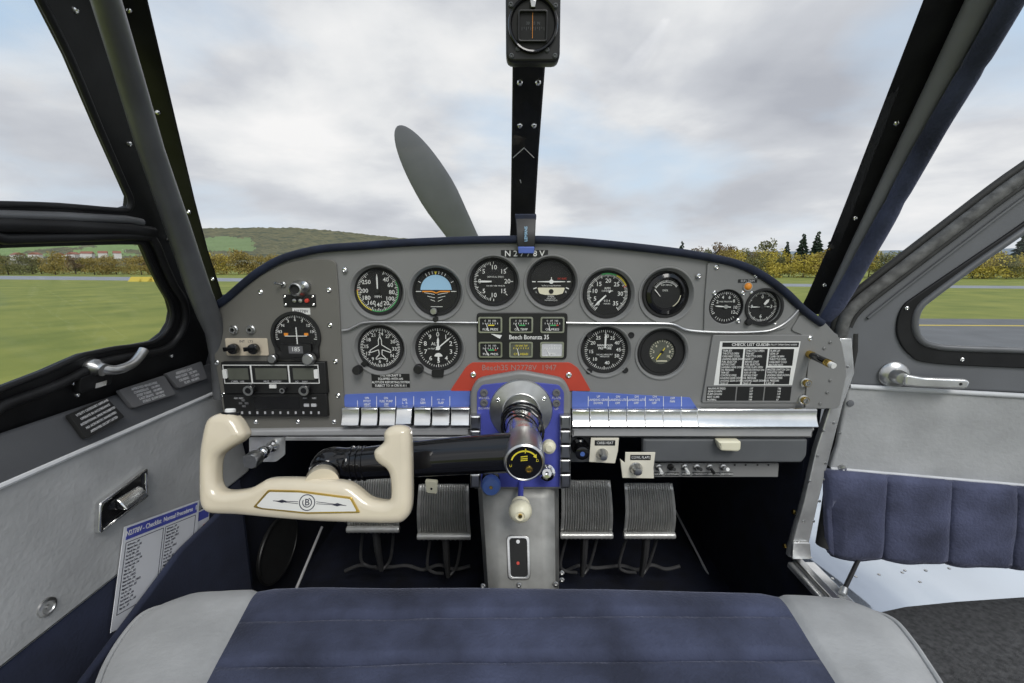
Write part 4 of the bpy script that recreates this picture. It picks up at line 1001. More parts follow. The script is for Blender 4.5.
# raised inner lips of the vent window
lip = [(-50, 241), (0, 237.5), (70, 236), (139, 235), (151, 241), (161, 264), (171, 285), (180, 299), (183, 314), (180, 328), (172, 341), (158, 350), (120, 357), (94, 363), (80, 371), (50, 386), (0, 404), (-50, 425)]
w = [Wp.w(*Wp.uv(*p), .004) for p in lip]
mb('frame_black').tube(crom(w, 4), .0058, 12, True).build('vent_frame', ws, True)
w = [Wp.w(*Wp.uv(x, y), .002) for x, y in ((-50, 213), (0, 214.5), (60, 216), (125, 219), (140, 222))]
mb('tube_grey').tube(w, .005, 10).build('ridge', ws, True)
w = [Wp.w(*Wp.uv(x, y), .003) for x, y in ((-50, 222), (0, 223), (60, 225), (125, 228), (150, 232))]
mb('frame_black').tube(w, .008, 12).build('ridge', ws, True)
for x, y in ((75, 10), (129, 144), (168, 240), (192, 292), (171, 356), (77, 395), (112, 226), (134, 227), (124, 226), (21, 397)):
    c = Wp.uv(x, y); r_ = .0032 if y not in (226, 227, 397) else .0018
    screw(ws, 0, 0, 0, r_, 'chrome' if r_ > .002 else 'dark_grey', Wp.M() @ Matrix.Translation((c[0], c[1], 0))).build('screw', ws, True)
# latch
lt = thing('latch', loc=Wp.hit(95, 368)-ws.location); lt.parent = ws
c = [Wp.w(*Wp.uv(x, y), z) for x, y, z in ((88, 365, .010), (96, 366, .018), (104, 364, .022), (116, 359, .022), (125, 352, .020), (131, 346, .018))]
mb('steel').tube(crom(c, 5, False), [.0065]*6+[.0062]*6+[.0058]*5+[.006]*9, 12).build('lever', lt, True)
mb('steel', Wp.M() @ Matrix.Translation(Wp.uv(90, 366)+(0,))).lathe([(.011, 0), (.011, .008), (.008, .012), (.008, .018), (0, .019)], 18).build('pivot', lt, True)
c = Wp.uv(91, 380); mb('frame_black', Wp.M()).fill([rnd(rect(c[0]-.025, c[1]-.009, c[0]+.02, c[1]+.014), .004)], 0, .010, .002, 1).build('bracket', lt, True)
c = Wp.uv(90, 381); mb('chrome', Wp.M()).box(c[0]-.007, c[0]+.008, c[1]-.004, c[1]+.003, .010, .014).build('striker', lt, True)
for x, y in ((73, 383), (99, 378)):
    c = Wp.uv(x, y); screw(lt, 0, 0, .001, .003, 'chrome', Wp.M() @ Matrix.Translation((c[0], c[1], 0))).build('screw', lt, True)

# sill placards
def sillp(pts, lines, m, ink, label):
    g = thing('sill_placard', label, 'placard', LSILL.hit(*pts[0]))
    q = [LSILL.uv(*p) for p in pts]
    mb(m, LSILL.M()).fill([rnd(q, .003)], .004, .0105, .0006, 1).build('plate', g, True)
    a, b_, c, d = [Vector(x) for x in q]  # bottom-left, bottom-right, top-right, top-left
    u = (b_-a); v = (d-a); ang = math.degrees(math.atan2(u.y, u.x)); n = len(lines); b = mb(ink, LSILL.M()); ts = min(v.length/(n+1.2), u.length/(max(map(len, lines))*.5))
    for i, t in enumerate(lines):
        p = a+v*(1-(i+.8)/(n+.6))+u*.5; b.text(t, ts, p.x, p.y, .0107, rot=ang, sx=.8, bold=.0001)
    b.build('lettering', g, True); return g
sillp([(79, 441), (118, 419), (100, 400), (61, 417)], ['UTILITY CATEGORY AIRPLANE', 'OPERATE IN ACCORDANCE', 'INTENTIONAL SPINS PROHIBITED', 'NO ACROBATIC MANEUVERS', 'APPROVED EXCEPT LISTED'], 'matte_black', 'print_grey', 'black placard on the left sill, nearest the seat')
sillp([(127, 410), (170, 396), (158, 377), (112, 392)], ['APPROVED MANEUVERS', 'CHANDELLES    160 MPH', 'STEEP TURNS   160 MPH', 'LAZY EIGHTS   160 MPH', 'STALLS  SLOW DECEL'], 'placard_grey', 'print_grey', 'middle grey placard on the left sill')
sillp([(173, 390), (202, 380), (196, 363), (160, 375)], ['AIRSPEEDS (CAS)', 'MAX GLIDE   202 MPH', 'CRUISING    175 MPH', 'FLAPS  100 MPH'], 'placard_grey', 'print_grey', 'grey placard on the left sill, nearest the panel')

# ashtray
g = thing('ashtray', 'chrome rimmed black ashtray set in the grey left wall', 'ashtray', LWALL.hit(118, 500))
q = [(94, 503), (143, 467), (143.4, 497), (93, 535)]; qi = [(97, 505.5), (140.5, 472), (140.6, 496), (96.5, 530)]
mb('chrome', LWALL.M()).fill([rnd(LWALL.uvs(q), .005), rnd(LWALL.uvs(qi), .004)], 0, .008, .0018, 2).build('rim', g, True)
mb('gloss_black', LWALL.M()).fill([rnd(LWALL.uvs(qi), .004)], 0, .004).build('face', g, True)
a = LWALL.uv(113, 506); b_ = LWALL.uv(136, 489)
mb('chrome', LWALL.M()).hexa([(a[0], a[1]-.006, .004), (b_[0], a[1]-.006, .004), (b_[0], a[1]-.006, .018), (a[0], a[1]-.006, .018), (a[0], a[1]+.010, .004), (b_[0], a[1]+.010, .004), (b_[0], a[1]+.006, .010), (a[0], a[1]+.006, .010)]).build('lid_pull', g, True, bevel=.0015)
g = thing('upholstery_button', 'round grey snap button low on the left wall', 'button', LWALL.hit(46, 607))
c = LWALL.uv(46.5, 607); M = LWALL.M() @ Matrix.Translation((c[0], c[1], 0))
mb('steel', M).lathe([(.0105, 0), (.010, .002), (.007, .003), (.006, .0015), (.0025, .0012), (.002, .003), (0, .003)], 24).build('washer', g, True)
# paper checklists in the pocket
def paper(pts, dz, label, head, hc, lines):
    Q = Plane(LWALL.w(0, 0, dz), LWALL.u, LWALL.v)
    q = [Vector(Q.uv(*p)) for p in pts]     # bl, br, tr, tl
    g = thing('checklist_sheet', label, 'checklist', Q.hit(*pts[0]))
    mb('paper', Q.M()).fill([q], 0, .0008).build('sheet', g, True)
    a, b2, c, d = q; u = c-d; v = d-a; ang = math.degrees(math.atan2(u.y, u.x)); b = mb(hc, Q.M())
    def pt(s, t): return d+u*s-v.normalized()*t*v.length
    b.fill([[pt(.03, .02), pt(.97, .02), pt(.97, .14), pt(.03, .14)]], .0008, .0011); b.m('white').text(head, v.length*.075, *pt(.5, .08), .0012, rot=ang, sx=.75, bold=.0001); b.build('header_band', g, True)
    b = mb('ink', Q.M())
    if lines:
        for s0, s1 in ((.04, .49), (.52, .96)):
            for p, qq in ((pt(s0, .17), pt(s1, .17)), (pt(s0, .17), pt(s0, .86)), (pt(s1, .17), pt(s1, .86)), (pt(s0, .86), pt(s1, .86))): b.bar(p, qq, .0009, .0008, .001)
            for k in range(18): b.text(random.choice(words).title()+' ....'+random.choice(('ON', 'OFF', 'SET', 'CHECK')), v.length*.030, *pt(s0+.02, .20+k*.0362), .0009, rot=ang, al='LEFT', sx=.62, bold=.00006)
    b.build('printed_text', g, True) if lines else b.bm.free()
    return g
paper([(110, 633), (193, 590), (199, 500), (124, 527)], .003, 'white checklist sheet with violet header standing in the left pocket', 'N2778V - Checklist  Normal Procedures   B', 'violet_plate', 1)
paper([(190, 590), (207, 575), (209, 506), (196, 512)], .001, 'narrow sheet with red and blue marks behind the checklist', '', 'violet_plate', 0)
b = mb('red_plate', LWALL.M()); b.bar(LWALL.uv(203, 524), LWALL.uv(204, 541), .006, .0018, .0022); o = b.build('red_mark', bpy.data.objects['checklist_sheet.001'], True)

# ================================================================ PILLARS (ribbons with real thickness)
def ribbon(L, Rr, thick, m, name, parent, bev=.003, out=0):
    """L and Rr: (px,py,Y) down the two edges of a metal strip"""
    b = mb(m); n = len(L); A = [at(*p) for p in L]; B = [at(*p) for p in Rr]; th = Vector((out, thick, thick*.3))
    va = [b.v(p) for p in A]; vb = [b.v(p) for p in B]; vc = [b.v(p+th) for p in A]; vd = [b.v(p+th) for p in B]
    for i in range(n-1):
        b.f([va[i], vb[i], vb[i+1], va[i+1]]); b.f([vd[i], vc[i], vc[i+1], vd[i+1]]); b.f([vc[i], va[i], va[i+1], vc[i+1]]); b.f([vb[i], vd[i], vd[i+1], vb[i+1]])
    b.f([va[0], vc[0], vd[0], vb[0]]); b.f([va[-1], vb[-1], vd[-1], vc[-1]])
    return b.build(name, parent, True, bevel=bev)
def yy(py, Yb=.76, Yt=.50): return Yb+(Yt-Yb)*(300-py)/300
pil = thing('trim_1', kind='structure', loc=at(200, 300, .76))
ys_ = (315, 296, 250, 200, 150, 100, 50, 0, -45)
def lineL(pts, py):
    for (x0, y0), (x1, y1) in zip(pts, pts[1:]):
        if (y0-py)*(y1-py) <= 0: return x0+(x1-x0)*(py-y0)/(y1-y0)
    (x0, y0), (x1, y1) = (pts[0], pts[1]) if py > pts[0][1] else (pts[-2], pts[-1])
    return x0+(x1-x0)*(py-y0)/(y1-y0)
eL = [(203, 300), (188, 240), (163, 150), (113, -20)]; eR = [(236, 318), (219, 288), (200, 218), (178, 125), (149, 0), (139, -45)]
ribbon([(lineL(eL, y), y, yy(y)) for y in ys_], [(lineL(eR, y), y, yy(y)) for y in ys_], .018, 'frame_black', 'windshield_frame', pil, out=-.026)
for x, y in ((129.5, 10), (158, 112), (189, 212), (213, 279)):
    p = at(x, y, yy(y)-.0005); screw(pil, 0, 0, 0, .0034 if y > 12 else .003, 'chrome', Matrix.Translation(p) @ Matrix.Rotation(PI/2, 4, 'X')).build('screw', pil, True)
# left round tube
tc_ = [(220, 398), (219, 362), (215, 332), (209, 316), (199, 290), (178, 228), (150, 147), (126, 66), (106, 0), (92, -45)]
tr_ = [6, 7, 8.5, 10, 10.5, 11, 11.5, 12.2, 13, 13.5]
w = [at(x, y, min(yy(y)-.09, .715)) for x, y in tc_]; rr = [r*cdepth(p)/F for r, p in zip(tr_, w)]
mb('tube_grey').tube(w, rr, 20).build('cabin_tube', pil, True)
# small corner filler where wall, tube and panel meet
b = mb('sill_grey'); A = [at(196, 318, .76), at(212, 300, .765), at(222, 345, .755), at(224, 392, .75), at(205, 388, .74), at(186, 352, .76)]
ctr = sum((a for a in A), Vector())/6
va = [b.v(p) for p in A]; vb = [b.v(p+Vector((-.02, .02, 0))) for p in A]
b.f(va); b.f(vb[::-1])
for i in range(6): b.f([va[i], vb[i], vb[(i+1) % 6], va[(i+1) % 6]])
b.build('corner_filler', pil, True, bevel=.004)

pir = thing('trim_2', kind='structure', loc=at(815, 300, .76))
rL = [(795, 318), (803, 303), (812, 284), (832, 236), (922, 0), (939, -45)]; rM = [(818, 325), (826, 300), (855, 236), (966, 0), (987, -45)]
rG = [(822, 330), (836, 300), (866, 236), (997, 0), (1022, -45)]
ribbon([(lineL(rL, y), y, yy(y)) for y in ys_], [(lineL(rM, y), y, yy(y)) for y in ys_], .018, 'frame_black', 'windshield_frame', pir, out=.026)
w = [at((lineL(rM, y)+lineL(rG, y))/2, y, yy(y)-.012) for y in (326, 300, 250, 200, 150, 100, 50, 0, -45)]
rr = [max((lineL(rG, y)-lineL(rM, y))*.36, 4)*cdepth(p)/F+.002 for y, p in zip((326, 300, 250, 200, 150, 100, 50, 0, -45), w)]
mb('pillar_grey').tube(w, rr, 18).build('cabin_tube', pir, True)
for x, y in ((896, 123), (855, 218), (824, 285)):
    p = at(x, y, yy(y)-.0005); screw(pir, 0, 0, 0, .0036, 'chrome', Matrix.Translation(p) @ Matrix.Rotation(PI/2, 4, 'X')).build('screw', pir, True)
vt = [(820, 332), (826, 322), (845, 291), (867, 252), (884, 222), (908, 178), (935, 130), (962, 85), (985, 47), (1012, 0), (1038, -45)]
vr = [6, 7.2, 7.6, 8, 8.4, 8.8, 9.3, 10, 10.6, 11.4, 12]
w = [at(x, y, yy(y)-.035) for x, y in vt]; rr = [r*cdepth(p)/F for r, p in zip(vr, w)]
w2 = crom(w, 4, False); r2 = []
for i in range(len(rr)-1):
    for k in range(4): r2.append((rr[i]+(rr[i+1]-rr[i])*k/4)*(1+.05*noise.noise(Vector((i+k/4, 0, 3))))*(0.9 if i in (4, 7) and k == 2 else 1))
r2.append(rr[-1])
mb('blue_velvet').tube(w2, r2, 18).build('velvet_roll', pir, True)

# center post
cp = thing('windshield_post', 'narrow black centre post of the windshield with four screws and scratches', 'post', at(522, 240, .78))
ribbon([(509, 250, .78), (510.5, 228, .765), (511.5, 150, .70), (512.5, 64, .60), (512.5, 0, .55), (512, -30, .52)], [(532, 250, .78), (534.5, 228, .765), (539, 150, .70), (545.5, 64, .60), (548, 0, .55), (549, -30, .52)], .022, 'frame_black', 'post', cp)
for x, y, Y in ((520, 82.5, .618), (538, 82.5, .618), (520, 125.5, .668), (534, 125.5, .668)):
    p = at(x, y, Y-.003); screw(cp, 0, 0, 0, .0040, 'chrome', Matrix.Translation(p) @ Matrix.Rotation(PI/2, 4, 'X')).build('screw', cp, True)
for a, b_ in (((524, 148), (513, 158)), ((524, 148), (534, 158)), ((520, 180), (521, 183))):
    p = at(*a, .693); q = at(*b_, .700); mb('print_grey').tube([p+Vector((0, -.001, 0)), q+Vector((0, -.001, 0))], .0006, 6).build('scratch', cp, True)
# strap
st = thing('strap_loop', 'black and blue lettered velcro strap hanging at the foot of the centre post', 'strap', at(526, 250, .688))
b = mb('black'); wL = [(515.5, 217, .70), (516.5, 230, .689), (517, 242, .685), (518.5, 252, .688)]; wR = [(536, 217, .70), (535.5, 230, .689), (535, 242, .685), (534.5, 252, .688)]
ribbon(wL, wR, .006, 'black', 'band', st, .001)
ribbon([(515, 215, .70), (515.5, 220, .698)], [(536.5, 215, .70), (536.2, 220, .698)], .010, 'navy_pad', 'top_edge', st, .001)
ribbon([(518, 247, .684), (518.5, 253.5, .685)], [(534.5, 247, .684), (534, 253.5, .685)], .008, 'blue_plate', 'lower_edge', st, .001)
p = at(526, 236, .684); mb('sky_blue', Matrix.Translation(p) @ Matrix.Rotation(PI/2, 4, 'X')).text('LEMANS', .0062, 0, .003, .001, rot=90, bold=.00015).build('lettering', st, True)

# compass
cm = thing('magnetic_compass', 'black square magnetic compass on top of the centre post', 'compass', at(533, 66, .545))
CP = Plane(at(533, 30, .535), (1, 0, 0), (0, -.12, 1)); sc = cdepth(CP.hit(533, 30))/F; cc = CP.uv(533, 25)
def q_(l): return [CP.uv(*p) for p in l]
mb('black', CP.M()).fill([rnd(q_([(505.5, -12), (561, -12), (560, 62), (506, 62)]), .009)], -.022, .0, .003, 2).build('case', cm, True)
mb('gloss_black', CP.M() @ Matrix.Translation((cc[0], cc[1], 0))).lathe([(25*sc, 0), (25*sc, .003), (24*sc, .0045), (22.5*sc, .004), (21*sc, .001)], 44).build('lens_ring', cm, True)
mb('matte_black', CP.M()).disc(cc[0], cc[1], 21.5*sc, -.001, .0012, 40).build('face', cm, True)
a = CP.uv(519.5, 41); d = CP.uv(546, 13)
mb('black', CP.M()).fill([rnd([(a[0]-.002, a[1]-.002), (d[0]+.002, a[1]-.002), (d[0]+.002, d[1]+.002), (a[0]-.002, d[1]+.002)], .003), rnd(rect(a[0], a[1], d[0], d[1]), .002)], .001, .004, .0008, 1).build('window_frame', cm, True)
b = mb('dark_grey', CP.M()); 
for k in range(-5, 6): b.bar((cc[0]+k*2.2*sc, cc[1]-2*sc), (cc[0]+k*2.2*sc, cc[1]-(5 if k % 2 else 3.5)*sc), .35*sc, .0012, .0014)
b.text('30  33  N', 3.6*sc, cc[0], cc[1]+1*sc, .0013); b.m('orange').bar((cc[0]-.5*sc, cc[1]-12*sc), (cc[0]-.5*sc, cc[1]+12*sc), .4*sc, .0016, .0018); b.build('card', cm, True)
mb('steel', CP.M()).fill([[CP.uv(530, 2), CP.uv(536, 2), CP.uv(535, 9), CP.uv(531, 9)]], .001, .005, .0005, 1).build('adjuster', cm, True)
for x, y in ((511, 5), (555.5, 6), (511.5, 56), (555, 56), (518, 49), (547, 50)):
    c = CP.uv(x, y); screw(cm, 0, 0, 0, 2.6*sc, 'dark_grey', CP.M() @ Matrix.Translation((c[0], c[1], 0))).build('screw', cm, True)

# windshield glass, two halves
def patch(name, A, B, C_, D, bulge):
    rows = []
    for i in range(9):
        t = i/8; row = []
        for j in range(9):
            u = j/8; p = A.lerp(B, u).lerp(D.lerp(C_, u), t); row.append(p+Vector((0, bulge*math.sin(PI*u), bulge*.4*math.sin(PI*u))))
        rows.append(row)
    return mb('pane').grid(rows).build(name, None, kind='structure')
mid0 = at(522, 262, .83); mid1 = at(530, -60, .53)
patch('window_2', at(214, 310, .79), mid0, mid1, at(130, -60, .50), .05)
patch('window_3', mid0, at(812, 320, .79), at(955, -60, .50), mid1, .05)

# ================================================================ PROPELLER
pr = thing('propeller', 'grey speckled propeller blade rising beyond the windshield', 'propeller', (0, 2.02, at(512, 318, 2.0).z))
hubp = at(512, 318, 2.0); tip = at(396, 127, 2.0)
def blade(d, L_):
    b = mb('propeller'); rows = []; n = 22
    side = Vector((-d.z, 0, d.x))
    for i in range(n+1):
        t = math.sin(i/n*PI/2); r = .06+(L_-.06)*t
        ch = 1.3*(.055+.105*min(1, t*1.6)**.9*(1-.10*t)); 
        if t > .55: ch *= math.sqrt(max(0.0, 1-((t-.55)/.45)**2.2))
        ch = max(ch, .002); tw = R(50-38*t)
        thk = ch*(.22-.14*t)+.002; row = []
        for k in range(16):
            a = 2*PI*k/16; x = math.cos(a)*ch/2; y = math.sin(a)*thk/2*(1.0 if math.sin(a) > 0 else .4)
            row.append(hubp+d*r+side*(x*math.cos(tw)-y*math.sin(tw)-.006*t)+Vector((0, 1, 0))*(x*math.sin(tw)+y*math.cos(tw)))
        rows.append(row+[row[0]])
    return b.grid(rows)
d = (tip-hubp); Lb = d.length; d.normalize()
blade(d, Lb).build('blade', pr, True, ang=70); blade(-d, Lb).build('blade', pr, True, ang=70)
mb('wing_paint', align(hubp-Vector((0, .12, 0)), (0, 1, 0))).lathe([(0, 0), (.13, 0), (.135, .08), (.125, .18), (.09, .28), (.04, .34), (0, .355)], 32).build('spinner', pr, True)

# ================================================================ RIGHT SIDE
wr = thing('wall_right', kind='structure', loc=(.53, .9, H-.5))
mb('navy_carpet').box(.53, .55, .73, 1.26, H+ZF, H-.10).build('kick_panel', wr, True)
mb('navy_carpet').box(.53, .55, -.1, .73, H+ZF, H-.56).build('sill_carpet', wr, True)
for x, y in ((794, 512), (785, 546)):
    p = atX(x, y, .529); mb('gold', align(p, (-1, 0, 0))).lathe([(.005, 0), (.004, .003), (0, .004)], 12).build('stud', wr, True)
# polished jamb post
JB = Plane(at(830, 450, .712), (1, 0, 0), (0, 0, 1))
jp = thing('door_jamb', 'polished riveted aluminium door jamb strip beside the right panel end', 'door jamb', at(800, 548, .712))
jl = [(838, 338), (842, 372), (829, 405), (815, 448), (803, 500), (790, 545), (788, 556)]; jr = [(850, 338), (853, 372), (841, 405), (830, 448), (817, 500), (807, 545), (806, 556)]
mb('aluminium', JB.M()).fill([[JB.uv(*p) for p in crom([Vector((a, b_, 0)) for a, b_ in jl], 3, False)]+[JB.uv(*p) for p in reversed(crom([Vector((a, b_, 0)) for a, b_ in jr], 3, False))]] if False else [[JB.uv(*p) for p in jl]+[JB.uv(*p) for p in jr[::-1]]], -.008, .004, .0015, 2).build('strip', jp, True)
for x, y in ((846, 366), (836, 400), (832, 422), (822, 430), (816, 455), (824, 462), (808, 480), (818, 500), (802, 520), (797, 540), (804, 547), (812, 520), (823, 478), (838, 432)):
    c = JB.uv(x, y); mb('steel', JB.M() @ Matrix.Translation((c[0], c[1], .004))).lathe([(.0026, 0), (.002, .0012), (0, .0016)], 10).build('rivet', jp, True)
g = thing('door_sill', 'dull metal sill bar running from the jamb foot towards the seat', 'door sill', atX(800, 555, .53))
a = atX(795, 556, .545); q = atX(843, 598, .545); a2 = Vector((a.x, .74, a.z)); q2 = Vector((q.x, -.1, q.z))
mb('aluminium').box(.520, .572, -.1, .725, a.z-.012, a.z).build('bar', g, True, bevel=.003)
mb('steel').box(.530, .546, -.1, .725, a.z, a.z+.008).build('raised_rail', g, True, bevel=.002)
mb('aluminium', JB.M()).fill([rnd([JB.uv(790, 540), JB.uv(807, 540), JB.uv(808, 556), JB.uv(789, 556)], .003)], .005, .009, .001, 1).build('corner_bracket', g, True)

# ---------------- door (open, swung forward)
D = DOOR
def dU(l): return [D.uv(*p) for p in l]
dr = thing('door_1', kind='structure', loc=D.hit(838, 470))
outer = [(1200, 60), (1100, 122), (1024, 173), (960, 221), (900, 268), (848, 311), (843, 320), (841, 334), (846, 345), (841, 386), (1200, 402), (1200, 60)][:-1]
inner = [(1180, 118), (1090, 180), (1024, 229), (975, 263), (932, 295), (919, 306), (914, 317), (914, 330), (921, 341), (935, 346), (960, 348), (1024, 350), (1180, 354)]
mb('vinyl_grey', D.M()).fill([dU(outer), dU(inner)], -.035, .0, .006, 3).build('door_frame', dr, True)
w = [(1180, 82), (1100, 135), (1024, 185), (960, 233), (900, 279), (860, 311), (849, 328), (845, 350), (840, 386)]
b = mb('weather_strip'); pts = [D.w(*D.uv(x-6, y-5), .002) for x, y in w]
b.tube(crom(pts, 4, False), .0095, 12, flat=1).build('weather_strip', dr, True)
mb('rubber').tube(crom([D.w(*D.uv(x-11, y-11), -.006) for x, y in w], 4, False), .006, 10).build('outer_seal', dr, True)
mb('rubber').tube(crom([D.w(*D.uv(x-1, y-1), .006) for x, y in w[:-2]], 4, False), .0035, 10).build('inner_bead', dr, True)
mb('dark_grey').tube(crom([D.w(*D.uv(x+7, y+7), .002) for x, y in w[:6]], 4, False), .0028, 8).build('edge_bead', dr, True)
blk = [(1180, 110), (1090, 172), (1024, 221), (970, 258), (917, 294), (902, 306), (896, 322), (897, 338), (908, 354), (930, 363), (1024, 368), (1180, 375)]
mb('frame_black', D.M()).fill([[tuple(q)[:2] for q in crom([Vector(D.uv(*p)).to_3d() for p in blk], 5)], dU(inner)], -.006, .004, .0018, 2).build('window_channel', dr, True)
mb('tube_grey').tube(crom([D.w(*D.uv(*p), .003) for p in inner], 3), .0055, 10, True).build('window_seal', dr, True)
mb('pane', D.M()).fill([dU(inner)], -.02, -.017).build('glass_pane', dr, True)
for x, y in ((905, 308), (960, 359), (930, 298)):
    c = D.uv(x, y); screw(dr, 0, 0, .004, .0034, 'chrome', D.M() @ Matrix.Translation((c[0], c[1], 0))).build('screw', dr, True)
mb('suede_grey', D.M()).fill([rnd(dU([(846.5, 386), (1200, 405.5), (1200, 502), (828, 467), (835, 446)]), .005)], -.03, .006, .004, 3).build('upper_upholstery', dr, True)
mb('piping').tube([D.w(*D.uv(848, 385.5), .006), D.w(*D.uv(1024, 395), .006), D.w(*D.uv(1200, 404.5), .006)], .0042, 10).build('piping', dr, True)
mb('piping').tube([D.w(*D.uv(829, 467), .006), D.w(*D.uv(1024, 484), .006), D.w(*D.uv(1200, 500), .006)], .003, 10).build('piping', dr, True)
# quilted lower part
b = mb('blue_door'); rows = []
seams = [828, 879, 942, 1005, 1070, 1135, 1200]
for i in range(15):
    t = i/14; row = []
    for j in range(len(seams)-1):
        for k in range(18):
            u = k/18; x = seams[j]+(seams[j+1]-seams[j])*u
            yt = 467.5+(x-828)*.0875; yb = 549+(x-828)*.055
            xs = x-(3 if x > 835 else -2)*t*1.5; y = yt+(yb-yt)*t
            if t == 1: y += 2*math.sin(x*.12)-1.5
            c = D.uv(xs, y); puff = .008*abs(math.sin(PI*u))**.22*(1-.5*abs(2*t-1)**8)
            row.append(D.w(c[0], c[1], .0+puff+.0018*noise.noise(Vector((c[0]*28, c[1]*20, 0)))))
    rows.append(row)
b.grid(rows).build('quilted_upholstery', dr, True, ang=70, solid=.02)
for x, y in ((834, 535.5), (912, 551), (840, 466)):
    c = D.uv(x, y); mb('steel', D.M() @ Matrix.Translation((c[0], c[1], .0095))).lathe([(.006, -.004), (.006, 0), (.005, .003), (.002, .0035), (0, .002)], 14).build('snap_button', dr, True)
g = D.uv(844.5, 402); mb('vinyl_grey', D.M() @ Matrix.Translation((g[0]+.006, g[1], .006))).lathe([(.006, 0), (.005, .002), (0, .003)], 14).build('covered_button', dr, True)
# handle
hd = thing('door_handle', loc=D.hit(893, 375)-dr.location); hd.parent = dr
c = D.uv(893, 374.5); M = D.M() @ Matrix.Translation((c[0], c[1], .0))
mb('steel', M).lathe([(.0225, 0), (.0225, .004), (.019, .008), (.012, .010), (.011, .022), (.009, .026), (0, .027)], 34).build('escutcheon', hd, True)
a = D.uv(897, 376); q = D.uv(953, 379.5); u = Vector((q[0]-a[0], q[1]-a[1]))
b = mb('aluminium', D.M()); b.fill([rnd([(a[0]-.006, a[1]-.009), (a[0]+.02, a[1]-.0105), (q[0], q[1]-.008), (q[0]+.003, q[1]+.004), (q[0]-.002, q[1]+.008), (a[0]+.02, a[1]+.006), (a[0]-.006, a[1]+.010)], .005)], .020, .031, .003, 2); b.build('lever', hd, True)
mb('matte_black', D.M()).disc(*D.uv(946, 379), .0022, .031, .0315, 10).build('hole', hd, True)
# stay rod
g = thing('door_stay', 'thin dark rod under the open door reaching the sill', 'rod', at(843, 592, .66))
mb('black').tube([at(862, 552, .70), at(843, 592, .64)], .0035, 10).build('rod', g, True); mb('steel').tube([at(844.5, 588, .645), at(842.5, 594, .638)], .0055, 10).build('end_fitting', g, True)
# hinge area dark rubber between jamb and door
mb('rubber').tube([at(853, 333, .725), at(852, 350, .725), at(850, 372, .725), at(841, 420, .725), at(833, 460, .725), at(827, 510, .72), at(823, 545, .715)], [.009, .010, .008, .008, .009, .011, .014], 12, flat=.8).build('jamb_seal', jp, True)

# ================================================================ WING
ZW = -.72
wg = thing('wing', 'glossy pale wing surface below the open door reflecting sky', 'wing', (1.5, .8, H+ZW))
b = mb('wing_paint'); rows = []
for i in range(15):
    x = .57+i*.33; row = []
    for j in range(17):
        y = -.6+j*.14; cam_ = -.05*((y-.6)/1.2)**2
        row.append(Vector((x, y, H+ZW+.03+cam_+(x-.57)*.10+.0012*noise.noise(Vector((x*7, y*7, 1))))))
    rows.append(row)
b.grid(rows); b.build('skin', wg, True, solid=.12, ang=60)
def wz(x, y): return H+ZW+.03-.05*((y-.6)/1.2)**2+(x-.57)*.10
b = mb('steel')
for i, y in enumerate((.83, .90, 1.25)):
    for k in range(30):
        x = .6+k*.05
        if y == .90 and k % 2: continue
        b.lathe([(.0034, wz(x, y)), (.003, wz(x, y)+.001), (0, wz(x, y)+.0014)], 8, Matrix.Translation((x, y, 0)))
for x in (.86, 1.2):
    for k in range(26): y = .80+k*.035; b.lathe([(.0034, wz(x, y)), (.003, wz(x, y)+.001), (0, wz(x, y)+.0014)], 8, Matrix.Translation((x, y, 0)))
b.build('rivet_rows', wg, True)['kind'] = 'stuff'
def whit(px, py):
    d = rayd(px, py); z = ZW+.05
    for _ in range(8):
        q = CAM+d*(z/d.z); z = wz(q.x, q.y)-H
    return CAM+d*(z/d.z)
edge = [whit(*q) for q in ((862, 618), (883, 611), (915, 607), (949, 603.6), (1024, 598.5), (1120, 592), (1300, 585))]
edge = [Vector((.575, edge[0].y+.0, 0))]+edge
def edge_y(x):
    for a, c in zip(edge, edge[1:]):
        if a.x <= x <= c.x: return a.y+(c.y-a.y)*(x-a.x)/(c.x-a.x)
    return edge[-1].y
b = mb('walkway'); rows = []
for i in range(13):
    x = .575+i*.1; row = []
    for j in range(12):
        e = edge_y(x); y = -.5+(e+.5)*j/11; row.append(Vector((x, y, wz(x, y)+.003)))
    rows.append(row)
b.grid(rows).build('walkway_mat', wg, True, solid=.004)
w = [Vector((x, y, wz(x, y)+.002)) for x, y in ((1.02, .97), (1.06, .93), (1.12, .90), (1.3, .86))]
mb('dark_grey').tube(crom(w, 4, False), .0025, 6).build('static_wire', wg, True)
# ================================================================ OUTSIDE
mat('grass', (.135, .175, .022), .9, 0, 0, .5, c2=(.27, .285, .05), detail=10, bump=.4, bscale=6, bdist=.05)
mat('field', (.17, .235, .095), .95, 0, .12, .02)  # green paled: distance haze is painted into the colour
mat('meadow', (.20, .29, .10), .95, 0, .15, .02)
mat('asphalt', (.15, .155, .16), .9, 0, .12, 1.2)
mat('runway', (.27, .29, .32), .85, 0, .08, .5)
mat('line_yellow', (.62, .48, .08), .8)
mat('woods', (.04, .055, .032), .95, 0, 0, .07, c2=(.20, .18, .085), detail=10)
mat('far_hill', (.20, .25, .29), .95, 0, .1, .01)  # blue-grey is air haze put into the ridge colour
mat('bark', (.07, .055, .04), .9)
LEAF = {'ochre': ((.20, .16, .045), (.42, .32, .085)), 'yellow': ((.36, .30, .05), (.62, .50, .09)), 'olive': ((.10, .11, .04), (.24, .23, .09)), 'rust': ((.14, .10, .06), (.27, .19, .11)), 'pine': ((.020, .040, .022), (.05, .08, .045))}
for k, (a, c) in LEAF.items(): mat('leaf_'+k, a, .9, 0, 0, 5, c2=c, detail=5)
mat('house_wall', (.72, .70, .66), .8); mat('roof_red', (.30, .13, .09), .8)
